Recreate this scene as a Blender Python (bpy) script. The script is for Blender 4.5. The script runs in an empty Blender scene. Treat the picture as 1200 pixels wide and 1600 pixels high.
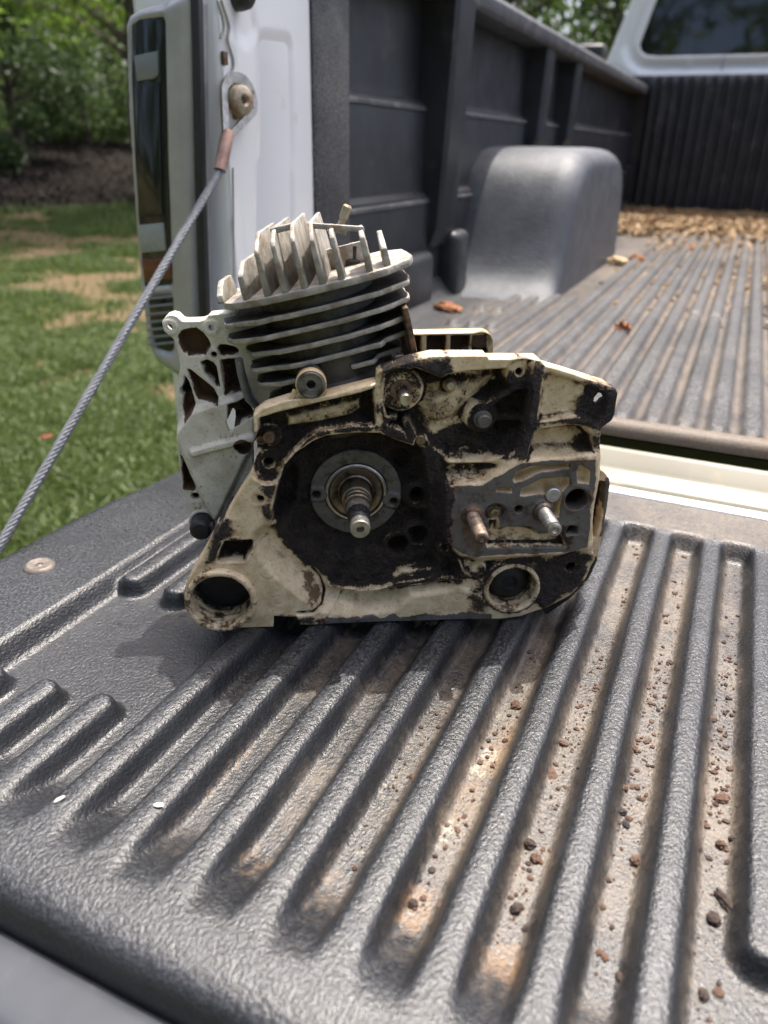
import bpy, bmesh, math, random
import numpy as np
from mathutils import Vector, Matrix, Quaternion
random.seed(4); rng = np.random.default_rng(11)
S = bpy.context.scene
COL = S.collection

# ---------------------------------------------------------------- camera, sky, sun, exposure
cd = bpy.data.cameras.new('camera'); cam = bpy.data.objects.new('camera', cd); COL.objects.link(cam)
cd.sensor_fit = 'VERTICAL'; cd.sensor_height = 24.0; cd.sensor_width = 18.0
cd.lens = 17.7; cd.clip_start = 0.01; cd.clip_end = 600
cam.matrix_world = Matrix(((0.911593, -0.193899, 0.362494, 0.0),
                           (0.410716, 0.391772, -0.823303, 0.0),
                           (0.017622, 0.899399, 0.436774, 0.28),
                           (0, 0, 0, 1)))
cd.dof.use_dof = True; cd.dof.focus_distance = 0.455; cd.dof.aperture_fstop = 4.8
S.camera = cam
TOSUN = Vector((0.043, 0.3556, 1.0)).normalized()
w = bpy.data.worlds.new('World'); S.world = w; w.use_nodes = True
nt = w.node_tree; nt.nodes.clear()
wo = nt.nodes.new('ShaderNodeOutputWorld'); bg = nt.nodes.new('ShaderNodeBackground'); sk = nt.nodes.new('ShaderNodeTexSky')
sk.sky_type = 'NISHITA'; sk.sun_disc = False
sk.sun_elevation = math.asin(TOSUN.z); sk.sun_rotation = math.atan2(TOSUN.x, TOSUN.y)
sk.air_density = 0.75; sk.dust_density = 6.0; sk.ozone_density = 0.6
bg.inputs['Strength'].default_value = 0.15
nt.links.new(sk.outputs[0], bg.inputs[0]); nt.links.new(bg.outputs[0], wo.inputs[0])
sl = bpy.data.lights.new('sun', 'SUN'); sl.energy = 2.4; sl.angle = math.radians(0.5); sl.color = (1.0, 0.955, 0.88)
so = bpy.data.objects.new('sun', sl); COL.objects.link(so); so.rotation_euler = TOSUN.to_track_quat('Z', 'Y').to_euler()
so.location = (0, 3, 8)
S.view_settings.view_transform = 'Standard'; S.view_settings.look = 'None'
S.view_settings.exposure = 1.32; S.view_settings.gamma = 1.0
S.view_settings.use_curve_mapping = False
S.cycles.max_bounces = 8

# ---------------------------------------------------------------- helpers
def put(o, parent=None):
    COL.objects.link(o)
    if parent is not None: o.parent = parent
    return o
def empty(name, loc, rz=0.0, label=None, cat=None, group=None):
    o = bpy.data.objects.new(name, None); o.location = loc; o.rotation_euler = (0, 0, rz); o.empty_display_size = 0.05
    COL.objects.link(o); tag(o, label, cat, group); return o
def tag(o, label=None, cat=None, group=None, kind=None):
    if label: o['label'] = label
    if cat: o['category'] = cat
    if group: o['group'] = group
    if kind: o['kind'] = kind
    return o
def npmesh(name, V, F, mat=None, smooth=False, attr=None):
    """V (n,3), F (m,k) with k 3 or 4"""
    V = np.asarray(V, np.float32); F = np.asarray(F, np.int32)
    me = bpy.data.meshes.new(name); k = F.shape[1]
    me.vertices.add(len(V)); me.vertices.foreach_set('co', V.ravel())
    me.loops.add(F.size); me.loops.foreach_set('vertex_index', F.ravel())
    me.polygons.add(len(F)); me.polygons.foreach_set('loop_start', np.arange(0, F.size, k, dtype=np.int32))
    me.polygons.foreach_set('use_smooth', np.full(len(F), smooth, dtype=bool))
    if attr is not None:
        a = me.color_attributes.new('mask', 'FLOAT_COLOR', 'POINT')
        attr = np.asarray(attr); c = np.ones((len(V), 4), np.float32); c[:, :attr.shape[1]] = attr; a.data.foreach_set('color', c.ravel())
    if mat: me.materials.append(mat)
    me.update(calc_edges=True); me.validate()
    return me
def npobj(name, V, F, mat, parent=None, smooth=False, attr=None):
    return put(bpy.data.objects.new(name, npmesh(name, V, F, mat, smooth, attr)), parent)

YA, XA, ZA = (0, 1, 0), (1, 0, 0), (0, 0, 1)
class MB:
    """collects simple shapes into one mesh"""
    def __init__(s): s.v = []; s.f = []
    def add(s, V, F):
        n = len(s.v); s.v += [tuple(p) for p in V]; s.f += [tuple(i + n for i in f) for f in F]; return s
    def bm(s, b):
        b.verts.index_update(); s.add([v.co[:] for v in b.verts], [[v.index for v in f.verts] for f in b.faces]); b.free(); return s
    def box(s, c, size, bev=0.0, rot=None, seg=2):
        b = bmesh.new(); bmesh.ops.create_cube(b, size=1.0)
        for v in b.verts: v.co = Vector((v.co.x*size[0], v.co.y*size[1], v.co.z*size[2]))
        if bev > 0: bmesh.ops.bevel(b, geom=b.edges[:], offset=bev, segments=seg, affect='EDGES', profile=0.5)
        M = Matrix.Translation(Vector(c)) @ (rot.to_4x4() if rot is not None else Matrix.Identity(4))
        b.transform(M); return s.bm(b)
    def tube(s, pts, rad, n=10, cap=True):
        pts = [Vector(p) for p in pts]; m = len(pts)
        rad = [rad]*m if not hasattr(rad, '__len__') else rad
        V = []; F = []; prev = None
        for i, p in enumerate(pts):
            t = (pts[min(i+1, m-1)] - pts[max(i-1, 0)]).normalized()
            if prev is None: x = t.orthogonal().normalized()
            else: x = (prev - t*prev.dot(t)).normalized()
            prev = x; y = t.cross(x)
            for k in range(n):
                a = 2*math.pi*k/n; V.append(p + (x*math.cos(a) + y*math.sin(a))*rad[i])
        for i in range(m-1):
            for k in range(n):
                a, b2 = i*n+k, i*n+(k+1) % n; F.append((a, b2, b2+n, a+n))
        if cap: F.append(tuple(range(n))[::-1]); F.append(tuple(range((m-1)*n, m*n)))
        return s.add(V, F)
    def lathe(s, prof, c, axis, n=40, closed=False):
        """prof [(r, t)] about axis through c"""
        ax = Vector(axis).normalized(); x = ax.orthogonal().normalized(); y = ax.cross(x); c = Vector(c); V = []; F = []
        m = len(prof)
        for r, t in prof:
            for k in range(n):
                a = 2*math.pi*k/n; V.append(c + ax*t + (x*math.cos(a)+y*math.sin(a))*max(r, 1e-5))
        for i in range(m-1 + (1 if closed else 0)):
            j = (i+1) % m
            for k in range(n):
                a, b2 = i*n+k, i*n+(k+1) % n; e, g = j*n+k, j*n+(k+1) % n; F.append((a, b2, g, e))
        return s.add(V, F)
    def prism(s, poly, ax0, ax1, off, h0, h1, bev=0.0):
        """polygon [(a,b)] in axes ax0/ax1, extruded along off from h0 to h1"""
        b = bmesh.new(); A = Vector(ax0); B = Vector(ax1); N = Vector(off)
        vs = [b.verts.new(A*p[0]+B*p[1]+N*h0) for p in poly]; f = b.faces.new(vs)
        r = bmesh.ops.extrude_face_region(b, geom=[f]); nv = [e for e in r['geom'] if isinstance(e, bmesh.types.BMVert)]
        bmesh.ops.translate(b, verts=nv, vec=N*(h1-h0))
        bmesh.ops.recalc_face_normals(b, faces=b.faces[:])
        if bev > 0: bmesh.ops.bevel(b, geom=b.edges[:], offset=bev, segments=2, affect='EDGES', profile=0.5, clamp_overlap=True)
        return s.bm(b)
    def mesh(s, name, mat, smooth=False, angle=None):
        me = bpy.data.meshes.new(name); me.from_pydata(s.v, [], s.f); me.materials.append(mat)
        b = bmesh.new(); b.from_mesh(me); bmesh.ops.recalc_face_normals(b, faces=b.faces[:])
        if smooth:
            for f in b.faces: f.smooth = True
            lim = math.radians(angle or 35)
            for e in b.edges:
                if len(e.link_faces) == 2 and e.calc_face_angle(0) > lim: e.smooth = False
        b.to_mesh(me); b.free(); me.update(); return me
    def obj(s, name, mat, parent=None, smooth=False, angle=None):
        return put(bpy.data.objects.new(name, s.mesh(name, mat, smooth, angle)), parent)

# value noise
_T = np.random.default_rng(5).random((256, 256))
def vnoise(x, y, seed=0):
    x = np.asarray(x, float) + seed*17.31; y = np.asarray(y, float) + seed*41.77
    i = np.floor(x).astype(int); j = np.floor(y).astype(int); fx = x-i; fy = y-j
    fx = fx*fx*(3-2*fx); fy = fy*fy*(3-2*fy)
    a = _T[i & 255, j & 255]; b = _T[(i+1) & 255, j & 255]; c = _T[i & 255, (j+1) & 255]; d = _T[(i+1) & 255, (j+1) & 255]
    return (a*(1-fx)+b*fx)*(1-fy) + (c*(1-fx)+d*fx)*fy
def fbm(x, y, seed=0, oct=4):
    s = 0; a = 0.5; n = 0
    for k in range(oct): s = s + a*vnoise(x*2**k, y*2**k, seed+k); n += a; a *= 0.55
    return s/n
def sstep(a, b, x):
    t = np.clip((x-a)/(b-a), 0, 1); return t*t*(3-2*t)
def sd_poly(P, X, Y):
    P = np.asarray(P, float); d = np.full(X.shape, 1e18); ins = np.zeros(X.shape, bool); n = len(P)
    for i in range(n):
        ax, ay = P[i]; bx, by = P[(i+1) % n]; ex, ey = bx-ax, by-ay
        wx, wy = X-ax, Y-ay; t = np.clip((wx*ex+wy*ey)/(ex*ex+ey*ey+1e-12), 0, 1)
        d = np.minimum(d, (wx-ex*t)**2+(wy-ey*t)**2)
        c = ((ay <= Y) & (by > Y)) | ((by <= Y) & (ay > Y))
        if ey != 0: ins ^= c & (X < ax + (Y-ay)/ey*ex)
    d = np.sqrt(d); return np.where(ins, d, -d)
def sd_shape(sh, X, Y):
    if isinstance(sh, tuple) and sh[0] == 'c': return sh[2]-np.hypot(X-sh[1][0], Y-sh[1][1])
    if isinstance(sh, tuple) and sh[0] == 'ring': return sh[3]-np.abs(np.hypot(X-sh[1][0], Y-sh[1][1])-sh[2])
    if isinstance(sh, tuple) and sh[0] == 'l':
        d = np.full(X.shape, 1e18); P = sh[1]
        for (ax, ay), (bx, by) in zip(P[:-1], P[1:]):
            ex, ey = bx-ax, by-ay; t = np.clip(((X-ax)*ex+(Y-ay)*ey)/(ex*ex+ey*ey+1e-12), 0, 1)
            d = np.minimum(d, (X-ax-ex*t)**2+(Y-ay-ey*t)**2)
        return sh[2]-np.sqrt(d)
    return sd_poly(sh, X, Y)
def bounds(sh):
    if isinstance(sh, tuple) and sh[0] in ('c', 'ring'):
        r = sh[2] + (sh[3] if sh[0] == 'ring' else 0); return sh[1][0]-r, sh[1][0]+r, sh[1][1]-r, sh[1][1]+r
    P = np.array(sh[1] if isinstance(sh, tuple) else sh, float); e = sh[2] if isinstance(sh, tuple) else 0
    return P[:, 0].min()-e, P[:, 0].max()+e, P[:, 1].min()-e, P[:, 1].max()+e
def blur(A, r):
    if r < 1: return A
    k = np.ones(2*r+1)/(2*r+1)
    for ax in (0, 1):
        Ap = np.pad(A, [(r, r) if i == ax else (0, 0) for i in (0, 1)], mode='edge')
        c = np.cumsum(Ap, axis=ax); z = np.zeros_like(np.take(c, [0], axis=ax)); c = np.concatenate([z, c], axis=ax)
        n = A.shape[ax]; A = (np.take(c, range(2*r+1, 2*r+1+n), axis=ax)-np.take(c, range(0, n), axis=ax))/(2*r+1)
    return A
def relief(name, outline, ops, step, mapf, mat, parent=None, skirt=6.0, masks=(), holes=(), rnd=1, grime=None, lump=0.0, rough=0.0, edge=0.0, clean=()):
    """A casting face: a fine sheet over (a, b) whose depth follows the pockets, bosses and ridges in ops; its edge is turned back as a skirt."""
    a0, a1, b0, b1 = bounds(outline); a0 -= 2*step; b0 -= 2*step; a1 += 2*step; b1 += 2*step
    ga = np.arange(a0, a1, step); gb = np.arange(b0, b1, step); A, B = np.meshgrid(ga, gb, indexing='ij')
    sd = sd_shape(outline, A, B)
    for h in holes: sd = np.minimum(sd, -sd_shape(h, A, B))
    D = np.zeros_like(A)
    for kind, sh, dep, soft in ops:
        x0, x1, y0, y1 = bounds(sh); m = soft + 2*step
        i0, i1 = np.searchsorted(ga, (x0-m, x1+m)); j0, j1 = np.searchsorted(gb, (y0-m, y1+m))
        if i1 <= i0 or j1 <= j0: continue
        s = (slice(i0, i1), slice(j0, j1)); q = sd_shape(sh, A[s], B[s])
        wgt = sstep(0, soft, q) if kind == 'P' else sstep(-soft, 0, q)
        if kind == 'A': D[s] = D[s] + dep*sstep(0, soft, q)
        else: D[s] = D[s]*(1-wgt) + dep*wgt
    if edge > 0: D = D + edge*(1-sstep(0, edge*1.6, sd))**2
    D = blur(D, rnd)
    M = np.zeros(A.shape+(3,))
    sc = 1.0/(step*14)
    N1 = fbm(A*sc, B*sc, 3); N2 = fbm(A*sc*3, B*sc*3, 9)
    for sh, ch, st, soft in masks:
        x0, x1, y0, y1 = bounds(sh); m = soft*3 + 2*step
        i0, i1 = np.searchsorted(ga, (x0-m, x1+m)); j0, j1 = np.searchsorted(gb, (y0-m, y1+m))
        if i1 <= i0 or j1 <= j0: continue
        s = (slice(i0, i1), slice(j0, j1)); q = sd_shape(sh, A[s], B[s]) + (N1[s]-0.5)*soft*2.2
        val = st*sstep(-soft*1.5, soft*1.5, q)
        if st < 0: M[s][..., ch] *= 1+val
        else: M[s][..., ch] = np.maximum(M[s][..., ch], val)
    if grime is not None:
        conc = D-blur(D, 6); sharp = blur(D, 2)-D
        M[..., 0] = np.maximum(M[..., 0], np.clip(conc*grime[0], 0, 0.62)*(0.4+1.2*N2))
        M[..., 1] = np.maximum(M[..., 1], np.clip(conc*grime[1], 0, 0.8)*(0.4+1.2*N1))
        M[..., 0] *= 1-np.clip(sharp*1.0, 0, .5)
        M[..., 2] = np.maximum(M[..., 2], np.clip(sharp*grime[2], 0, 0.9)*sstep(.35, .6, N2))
    for sh in clean:
        q = sstep(-.4, .4, sd_shape(sh, A, B))[..., None]; M = M*(1-.9*q)
    if lump: D = D - lump*M[..., 0]*(0.6*N1+0.55*N2)
    if rough: D = D + rough*(N2-0.5)
    ok = sd > -0.4*step
    q = ok[:-1, :-1] & ok[1:, :-1] & ok[1:, 1:] & ok[:-1, 1:]
    idx = np.arange(A.size).reshape(A.shape)
    F = np.stack([idx[:-1, :-1][q], idx[1:, :-1][q], idx[1:, 1:][q], idx[:-1, 1:][q]], 1)
    E = np.concatenate([F[:, [0, 1]], F[:, [1, 2]], F[:, [2, 3]], F[:, [3, 0]]])
    key = np.sort(E, 1); code = key[:, 0].astype(np.int64)*A.size+key[:, 1]
    u, inv, cnt = np.unique(code, return_inverse=True, return_counts=True)
    BE = E[cnt[inv] == 1]; bv = np.unique(BE)
    gx, gy = np.gradient(sd, step); g = np.hypot(gx, gy)+1e-9
    a = A.ravel().copy(); b = B.ravel().copy(); mv = np.clip(sd.ravel()[bv], -1.3*step, 1.3*step)
    a[bv] -= (gx/g).ravel()[bv]*mv; b[bv] -= (gy/g).ravel()[bv]*mv
    hsd = np.full(len(bv), -1e9)
    for h in holes: hsd = np.maximum(hsd, sd_shape(h, A.ravel()[bv], B.ravel()[bv]))
    d = D.ravel()
    used = np.unique(F); rem = np.full(A.size, -1); rem[used] = np.arange(len(used)); nu = len(used)
    sk = np.full(A.size, -1); sk[bv] = nu+np.arange(len(bv))
    a_ = np.concatenate([a[used], a[bv]]); b_ = np.concatenate([b[used], b[bv]]); d_ = np.concatenate([d[used], np.maximum(d[bv]+step*.5, np.where(hsd > -1.5*step, np.minimum(skirt, d[bv]+7*step), skirt))])
    mm = M.reshape(-1, 3); m_ = np.concatenate([mm[used], mm[bv]])
    FF = np.concatenate([rem[F], np.stack([rem[BE[:, 1]], rem[BE[:, 0]], sk[BE[:, 0]], sk[BE[:, 1]]], 1)])
    V = mapf(a_, b_, d_)
    return npobj(name, V, FF, mat, parent, True, m_)

# ---------------------------------------------------------------- materials
def newmat(name):
    m = bpy.data.materials.new(name); m.use_nodes = True; t = m.node_tree
    return m, t, t.nodes['Principled BSDF']
def N(t, typ, **kw):
    n = t.nodes.new(typ)
    for k, v in kw.items():
        if k in n.inputs: n.inputs[k].default_value = v
        else: setattr(n, k, v)
    return n
def noise(t, scale, detail=4, rough=0.55, coord='Object', dist=0.0, stretch=None):
    tc = N(t, 'ShaderNodeTexCoord'); n = N(t, 'ShaderNodeTexNoise', Scale=scale, Detail=detail, Roughness=rough, Distortion=dist)
    if stretch:
        mp = N(t, 'ShaderNodeMapping'); mp.inputs['Scale'].default_value = stretch
        t.links.new(tc.outputs[coord], mp.inputs[0]); t.links.new(mp.outputs[0], n.inputs['Vector'])
    else: t.links.new(tc.outputs[coord], n.inputs['Vector'])
    return n.outputs['Fac']
def ramp(t, src, lo, hi, a=0.0, b=1.0):
    m = N(t, 'ShaderNodeMapRange', interpolation_type='SMOOTHSTEP'); t.links.new(src, m.inputs[0])
    m.inputs[1].default_value = lo; m.inputs[2].default_value = hi; m.inputs[3].default_value = a; m.inputs[4].default_value = b
    return m.outputs[0]
def math_(t, op, a, b=None, c=None):
    m = N(t, 'ShaderNodeMath', operation=op)
    for i, x in enumerate((a, b, c)):
        if x is None: continue
        if isinstance(x, (int, float)): m.inputs[i].default_value = x
        else: t.links.new(x, m.inputs[i])
    return m.outputs[0]
def mix(t, fac, a, b):
    m = N(t, 'ShaderNodeMix', data_type='RGBA')
    if isinstance(fac, (int, float)): m.inputs[0].default_value = fac
    else: t.links.new(fac, m.inputs[0])
    for i, x in ((6, a), (7, b)):
        if isinstance(x, (tuple, list)): m.inputs[i].default_value = (*x[:3], 1)
        else: t.links.new(x, m.inputs[i])
    return m.outputs[2]
def mixf(t, fac, a, b):
    m = N(t, 'ShaderNodeMix', data_type='FLOAT')
    if isinstance(fac, (int, float)): m.inputs[0].default_value = fac
    else: t.links.new(fac, m.inputs[0])
    for i, x in ((2, a), (3, b)):
        if isinstance(x, (int, float)): m.inputs[i].default_value = x
        else: t.links.new(x, m.inputs[i])
    return m.outputs[0]
def bump(t, p, h, strength, dist):
    b = N(t, 'ShaderNodeBump', Strength=strength, Distance=dist); t.links.new(h, b.inputs['Height']); t.links.new(b.outputs[0], p.inputs['Normal']); return b
def attr(t):
    a = N(t, 'ShaderNodeAttribute', attribute_name='mask'); s = N(t, 'ShaderNodeSeparateColor'); t.links.new(a.outputs['Color'], s.inputs[0]); return [s.outputs[0], s.outputs[1], s.outputs[2], a.outputs['Alpha']]
def simple(name, col, rough=0.5, metal=0.0, var=0.12, scale=60, bmp=0.0, bscale=200, bdist=0.001, spec=0.5, coat=0.0, dirt=None):
    m, t, p = newmat(name)
    c = mix(t, ramp(t, noise(t, scale, 5), .3, .7), tuple(x*(1-var) for x in col), tuple(min(1, x*(1+var)) for x in col))
    if dirt: c = mix(t, ramp(t, noise(t, dirt[1], 6, .65), dirt[2], dirt[2]+.14, 0, dirt[3]), c, dirt[0])
    t.links.new(c, p.inputs['Base Color'])
    t.links.new(ramp(t, noise(t, scale*2.3, 4), .25, .75, rough*.85, min(1, rough*1.15)), p.inputs['Roughness'])
    p.inputs['Metallic'].default_value = metal; p.inputs['Specular IOR Level'].default_value = spec; p.inputs['Coat Weight'].default_value = coat
    if bmp: bump(t, p, noise(t, bscale, 5, .6), bmp, bdist)
    return m
def casting(name, paint, paint2, brown, grey=(.115, .108, .10)):
    """old cast magnesium: paint, brown baked dirt, bare gasket grey and black oily grease, each where the mask says"""
    m, t, p = newmat(name); R, G, Bc = attr(t)[:3]
    n1 = noise(t, 110, 6, .66); n2 = noise(t, 480, 6, .66); n3 = noise(t, 1300, 3, .6)
    c = mix(t, ramp(t, n1, .35, .68), paint, paint2)
    c = mix(t, ramp(t, n2, .56, .70, 0, .6), c, brown); c = mix(t, ramp(t, noise(t, 28, 4, .6), .50, .72, 0, .38), c, tuple(x*2.0 for x in brown))                       # thin brown film
    c = mix(t, ramp(t, n3, .655, .70, 0, .9), c, (.03, .021, .014))            # pepper specks
    nn = math_(t, 'MULTIPLY_ADD', n2, .5, math_(t, 'MULTIPLY', n1, .5))
    def thr(ch, amp, lo, hi):
        return ramp(t, math_(t, 'ADD', ch, math_(t, 'MULTIPLY', math_(t, 'SUBTRACT', nn, .5), amp)), lo, hi)
    fb = thr(Bc, 1.3, .46, .53); c = mix(t, fb, c, mix(t, n2, tuple(x*.75 for x in grey), tuple(x*1.3 for x in grey)))
    c = mix(t, math_(t, 'MULTIPLY', fb, ramp(t, n1, .50, .66, 0, .8)), c, (.035, .028, .022)); c = mix(t, math_(t, 'MULTIPLY', fb, ramp(t, noise(t, 210, 5, .7), .56, .66, 0, .65)), c, (.13, .055, .03))
    fg = thr(G, 1.3, .40, .62); c = mix(t, fg, c, mix(t, n2, tuple(x*.35 for x in brown), brown))
    n5 = noise(t, 780, 4, .65)
    nr = math_(t, 'ADD', math_(t, 'MULTIPLY', n5, .62), math_(t, 'MULTIPLY', n1, .38))
    rr = math_(t, 'ADD', R, math_(t, 'MULTIPLY', math_(t, 'SUBTRACT', nr, .5), 1.75))
    halo = ramp(t, math_(t, 'ADD', R, math_(t, 'MULTIPLY', math_(t, 'SUBTRACT', n1, .5), 1.1)), .10, .62, 0, .88)
    c = mix(t, halo, c, mix(t, n2, tuple(x*.5 for x in brown), tuple(x*1.3 for x in brown)))
    fr = ramp(t, rr, .44, .58)
    c = mix(t, fr, c, mix(t, ramp(t, math_(t, 'MULTIPLY', n5, n1), .14, .40), (.0065, .0055, .0055), (.058, .041, .032)))
    t.links.new(c, p.inputs['Base Color'])
    r = mixf(t, fb, .42, .5); r = mixf(t, fg, r, .8); r = mixf(t, fr, r, ramp(t, n2, .3, .7, .20, .60)); t.links.new(r, p.inputs['Roughness'])
    t.links.new(mixf(t, fr, mixf(t, fb, 0.0, .08), 0.0), p.inputs['Metallic']); t.links.new(mixf(t, fr, .5, .45), p.inputs['Specular IOR Level'])
    h = math_(t, 'ADD', math_(t, 'MULTIPLY', fr, math_(t, 'ADD', .5, math_(t, 'ADD', math_(t, 'MULTIPLY', n2, 2.2), math_(t, 'MULTIPLY', n5, 1.2)))), math_(t, 'MULTIPLY', n3, mixf(t, fr, .10, .7)))
    bump(t, p, h, 1.0, .0013)
    return m
def plastic(name, col, dust, sheen=.34, scuff=(.085, .088, .095), grain=.55, spec=.62):
    """textured black bed-liner plastic with pebbled skin and dust lying where the mask says"""
    m, t, p = newmat(name); R, G, Bc, Wr = attr(t)
    n1 = noise(t, 26, 5, .6); n2 = noise(t, 210, 6, .68); n3 = noise(t, 900, 4, .6); n4 = noise(t, 580, 3, .55, stretch=(1, .7, 1)); n0 = noise(t, 7, 4, .6)
    g_ = ramp(t, n4, .40, .66)
    c = mix(t, ramp(t, n1, .3, .7), tuple(x*.75 for x in col), tuple(x*1.3 for x in col))
    c = mix(t, math_(t, 'MULTIPLY', math_(t, 'MULTIPLY', g_, Wr), ramp(t, n0, .35, .65, .45, 1.0)), c, scuff)    # greyed grain tops where rubbed; mask also darkens tailgate flanks as painted shade
    nn = math_(t, 'ADD', math_(t, 'MULTIPLY', n2, .6), math_(t, 'MULTIPLY', n1, .4))
    f = ramp(t, math_(t, 'ADD', R, math_(t, 'MULTIPLY', math_(t, 'SUBTRACT', nn, .5), 1.5)), .22, 1.05, 0, .72)
    f = math_(t, 'MULTIPLY', f, ramp(t, n4, .42, .66, 1.0, .42))
    c = mix(t, f, c, mix(t, n2, tuple(x*.7 for x in dust), dust))
    c = mix(t, math_(t, 'MULTIPLY', f, ramp(t, n3, .56, .66, 0, 1.0)), c, (.075, .045, .03))
    f2 = ramp(t, math_(t, 'ADD', G, math_(t, 'MULTIPLY', math_(t, 'SUBTRACT', n2, .5), 1.3)), .25, .85, 0, .95)
    c = mix(t, math_(t, 'MULTIPLY', f2, ramp(t, n4, .42, .68, .85, .40)), c, mix(t, n3, (.23, .135, .062), (.12, .07, .036)))
    f3 = ramp(t, math_(t, 'ADD', Bc, math_(t, 'MULTIPLY', math_(t, 'SUBTRACT', n2, .5), 1.8)), .46, .6, 0, .85)
    c = mix(t, math_(t, 'MULTIPLY', f3, ramp(t, n4, .42, .68, .8, .35)), c, (.36, .31, .23))
    t.links.new(c, p.inputs['Base Color'])
    r = ramp(t, n2, .3, .7, sheen*.82, sheen*1.2); r = mixf(t, f, r, .58); t.links.new(r, p.inputs['Roughness'])
    h = math_(t, 'ADD', math_(t, 'MULTIPLY', n4, 1.0), math_(t, 'ADD', math_(t, 'MULTIPLY', n2, .35), math_(t, 'MULTIPLY', n3, .45)))
    bump(t, p, h, grain, .0011)
    p.inputs['Specular IOR Level'].default_value = spec
    return m
M_cast = casting('cream_casting', (.70, .565, .365), (.52, .39, .225), (.15, .088, .042))
M_cast_w = casting('white_casting', (.68, .65, .56), (.58, .54, .44), (.13, .068, .032))
M_cast_y = casting('yellowed_casting', (.56, .45, .26), (.44, .31, .14), (.10, .055, .025))
M_alu = simple('dusty_cast_aluminium', (.335, .312, .275), .6, .35, .28, 120, .7, 480, .0008, dirt=((.20, .155, .105), 75, .50, .75))
M_alu_d = simple('oily_cast_aluminium', (.15, .14, .125), .5, .4, .3, 120, .5, 420, .0006, dirt=((.015, .012, .01), 70, .47, .9))
M_fin = simple('oily_shaded_fin_flat', (.055, .049, .042), .55, .3, .35, 90, .5, 420, .0006, dirt=((.012, .010, .008), 60, .47, .85))  # baked oil, coloured darker still for the shade between the fins
M_steel = simple('worn_steel', (.44, .41, .36), .36, .85, .2, 200, .15, 900, .0003, dirt=((.16, .10, .055), 110, .54, .7))
M_steel_b = simple('brown_heat_tinted_steel', (.20, .16, .115), .36, .8, .25, 150, .15, 600, .0004, dirt=((.03, .022, .015), 130, .5, .7))
M_plate = simple('grey_zinc_plate', (.105, .099, .088), .5, .3, .2, 160, .2, 700, .0004, dirt=((.03, .024, .018), 120, .5, .85))
M_rust = simple('oily_rusted_steel', (.15, .09, .055), .6, .4, .4, 250, .5, 700, .0006, dirt=((.02, .015, .012), 160, .5, .85))
M_rub = simple('black_rubber', (.014, .014, .015), .45, 0, .3, 120, .2, 600, .0004)
M_dark = simple('greasy_black_hollow', (.012, .011, .010), .5, 0, .4, 120, .3, 300, .001)
M_liner = plastic('tailgate_liner_plastic', (.0125, .0135, .0155), (.25, .20, .145), .31, (.062, .066, .074), .55, .6)
M_liner_bed = plastic('bed_liner_plastic', (.030, .032, .035), (.27, .21, .15), .5, (.155, .15, .145), .5, .35)
M_wall = simple('bed_wall_liner_plastic', (.026, .028, .032), .46, 0, .25, 14, .35, 420, .0012, dirt=((.11, .105, .10), 9, .56, .5))
M_white = simple('white_truck_paint', (.82, .825, .82), .24, 0, .025, 3, 0, dirt=((.50, .45, .36), 14, .66, .55), coat=.4)
M_cream = simple('dusty_white_sill_paint', (.25, .235, .18), .45, 0, .06, 12, 0, dirt=((.42, .35, .23), 18, .55, .5))
M_cap = simple('grey_plastic_tailgate_cap', (.052, .056, .066), .5, 0, .12, 30, .2, 1500, .0003, dirt=((.12, .12, .125), 60, .6, .5))
M_bezel = simple('silver_plastic_bezel', (.42, .42, .415), .4, .35, .12, 25, .25, 900, .0004, dirt=((.24, .21, .17), 12, .57, .5))
M_seal = simple('black_rubber_seal', (.018, .019, .021), .5, 0, .2, 60)
M_bolt = simple('dirty_zinc', (.42, .36, .27), .5, .5, .25, 90, .2, 400, .0005, dirt=((.22, .12, .05), 60, .5, .8))
M_copper = simple('copper_crimp', (.38, .24, .19), .5, .55, .2, 120, .2, 300, .0005, dirt=((.30, .28, .26), 60, .5, .6))
M_cable = simple('grey_wire_rope', (.15, .16, .175), .6, .0, .15, 200)
M_black_pl = simple('black_plastic', (.02, .021, .023), .4, 0, .2, 40)
def glassy(name, col, rough=.06, coat=.25):
    m, t, p = newmat(name); c = mix(t, noise(t, 7, 3), tuple(x*.8 for x in col), tuple(x*1.2 for x in col)); t.links.new(c, p.inputs['Base Color'])
    t.links.new(ramp(t, noise(t, 30, 4), .35, .7, rough, rough*2.2), p.inputs['Roughness']); p.inputs['Coat Weight'].default_value = coat; p.inputs['Coat Roughness'].default_value = .03; return m
M_lens = glassy('smoked_lens', (.012, .014, .014), .1)
M_refl = glassy('grey_reflector', (.20, .215, .225), .25)
M_refl_l = glassy('pale_reflector', (.30, .32, .31), .25)
M_amber = glassy('amber_reflector', (.13, .035, .012), .2)
M_win = glassy('dark_window_glass', (.008, .010, .009), .03, .6)

# ---------------------------------------------------------------- the ground
GZ = -0.85
def ground_h(x, y):
    r = np.hypot(x, y); az = np.degrees(np.arctan2(x, y))
    up = sstep(8.5, 26, r)*1.55*sstep(25, -5, az)*sstep(-130, -80, az)
    return GZ + up + 0.03*(fbm(x*.5, y*.5, 2)-.5)*sstep(1, 4, r)
def lawn_green(x, y):
    return sstep(.36, .62, fbm(x*1.25, y*1.25, 21, 3)*.75 + fbm(x*3.1, y*3.1, 31, 2)*.25 + .15*sstep(4.2, 2.2, np.hypot(x, y)))
def edge_r(x, y): return 12.6 + 1.4*(fbm(np.arctan2(x, y)*9, 0*x, 44, 3)-.5)
g = np.concatenate([-np.geomspace(300, 14, 26), np.arange(-13.5, 13.6, .16), np.geomspace(14, 300, 26)])
GX, GY = np.meshgrid(g, g, indexing='ij'); gz = ground_h(GX, GY)
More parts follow.
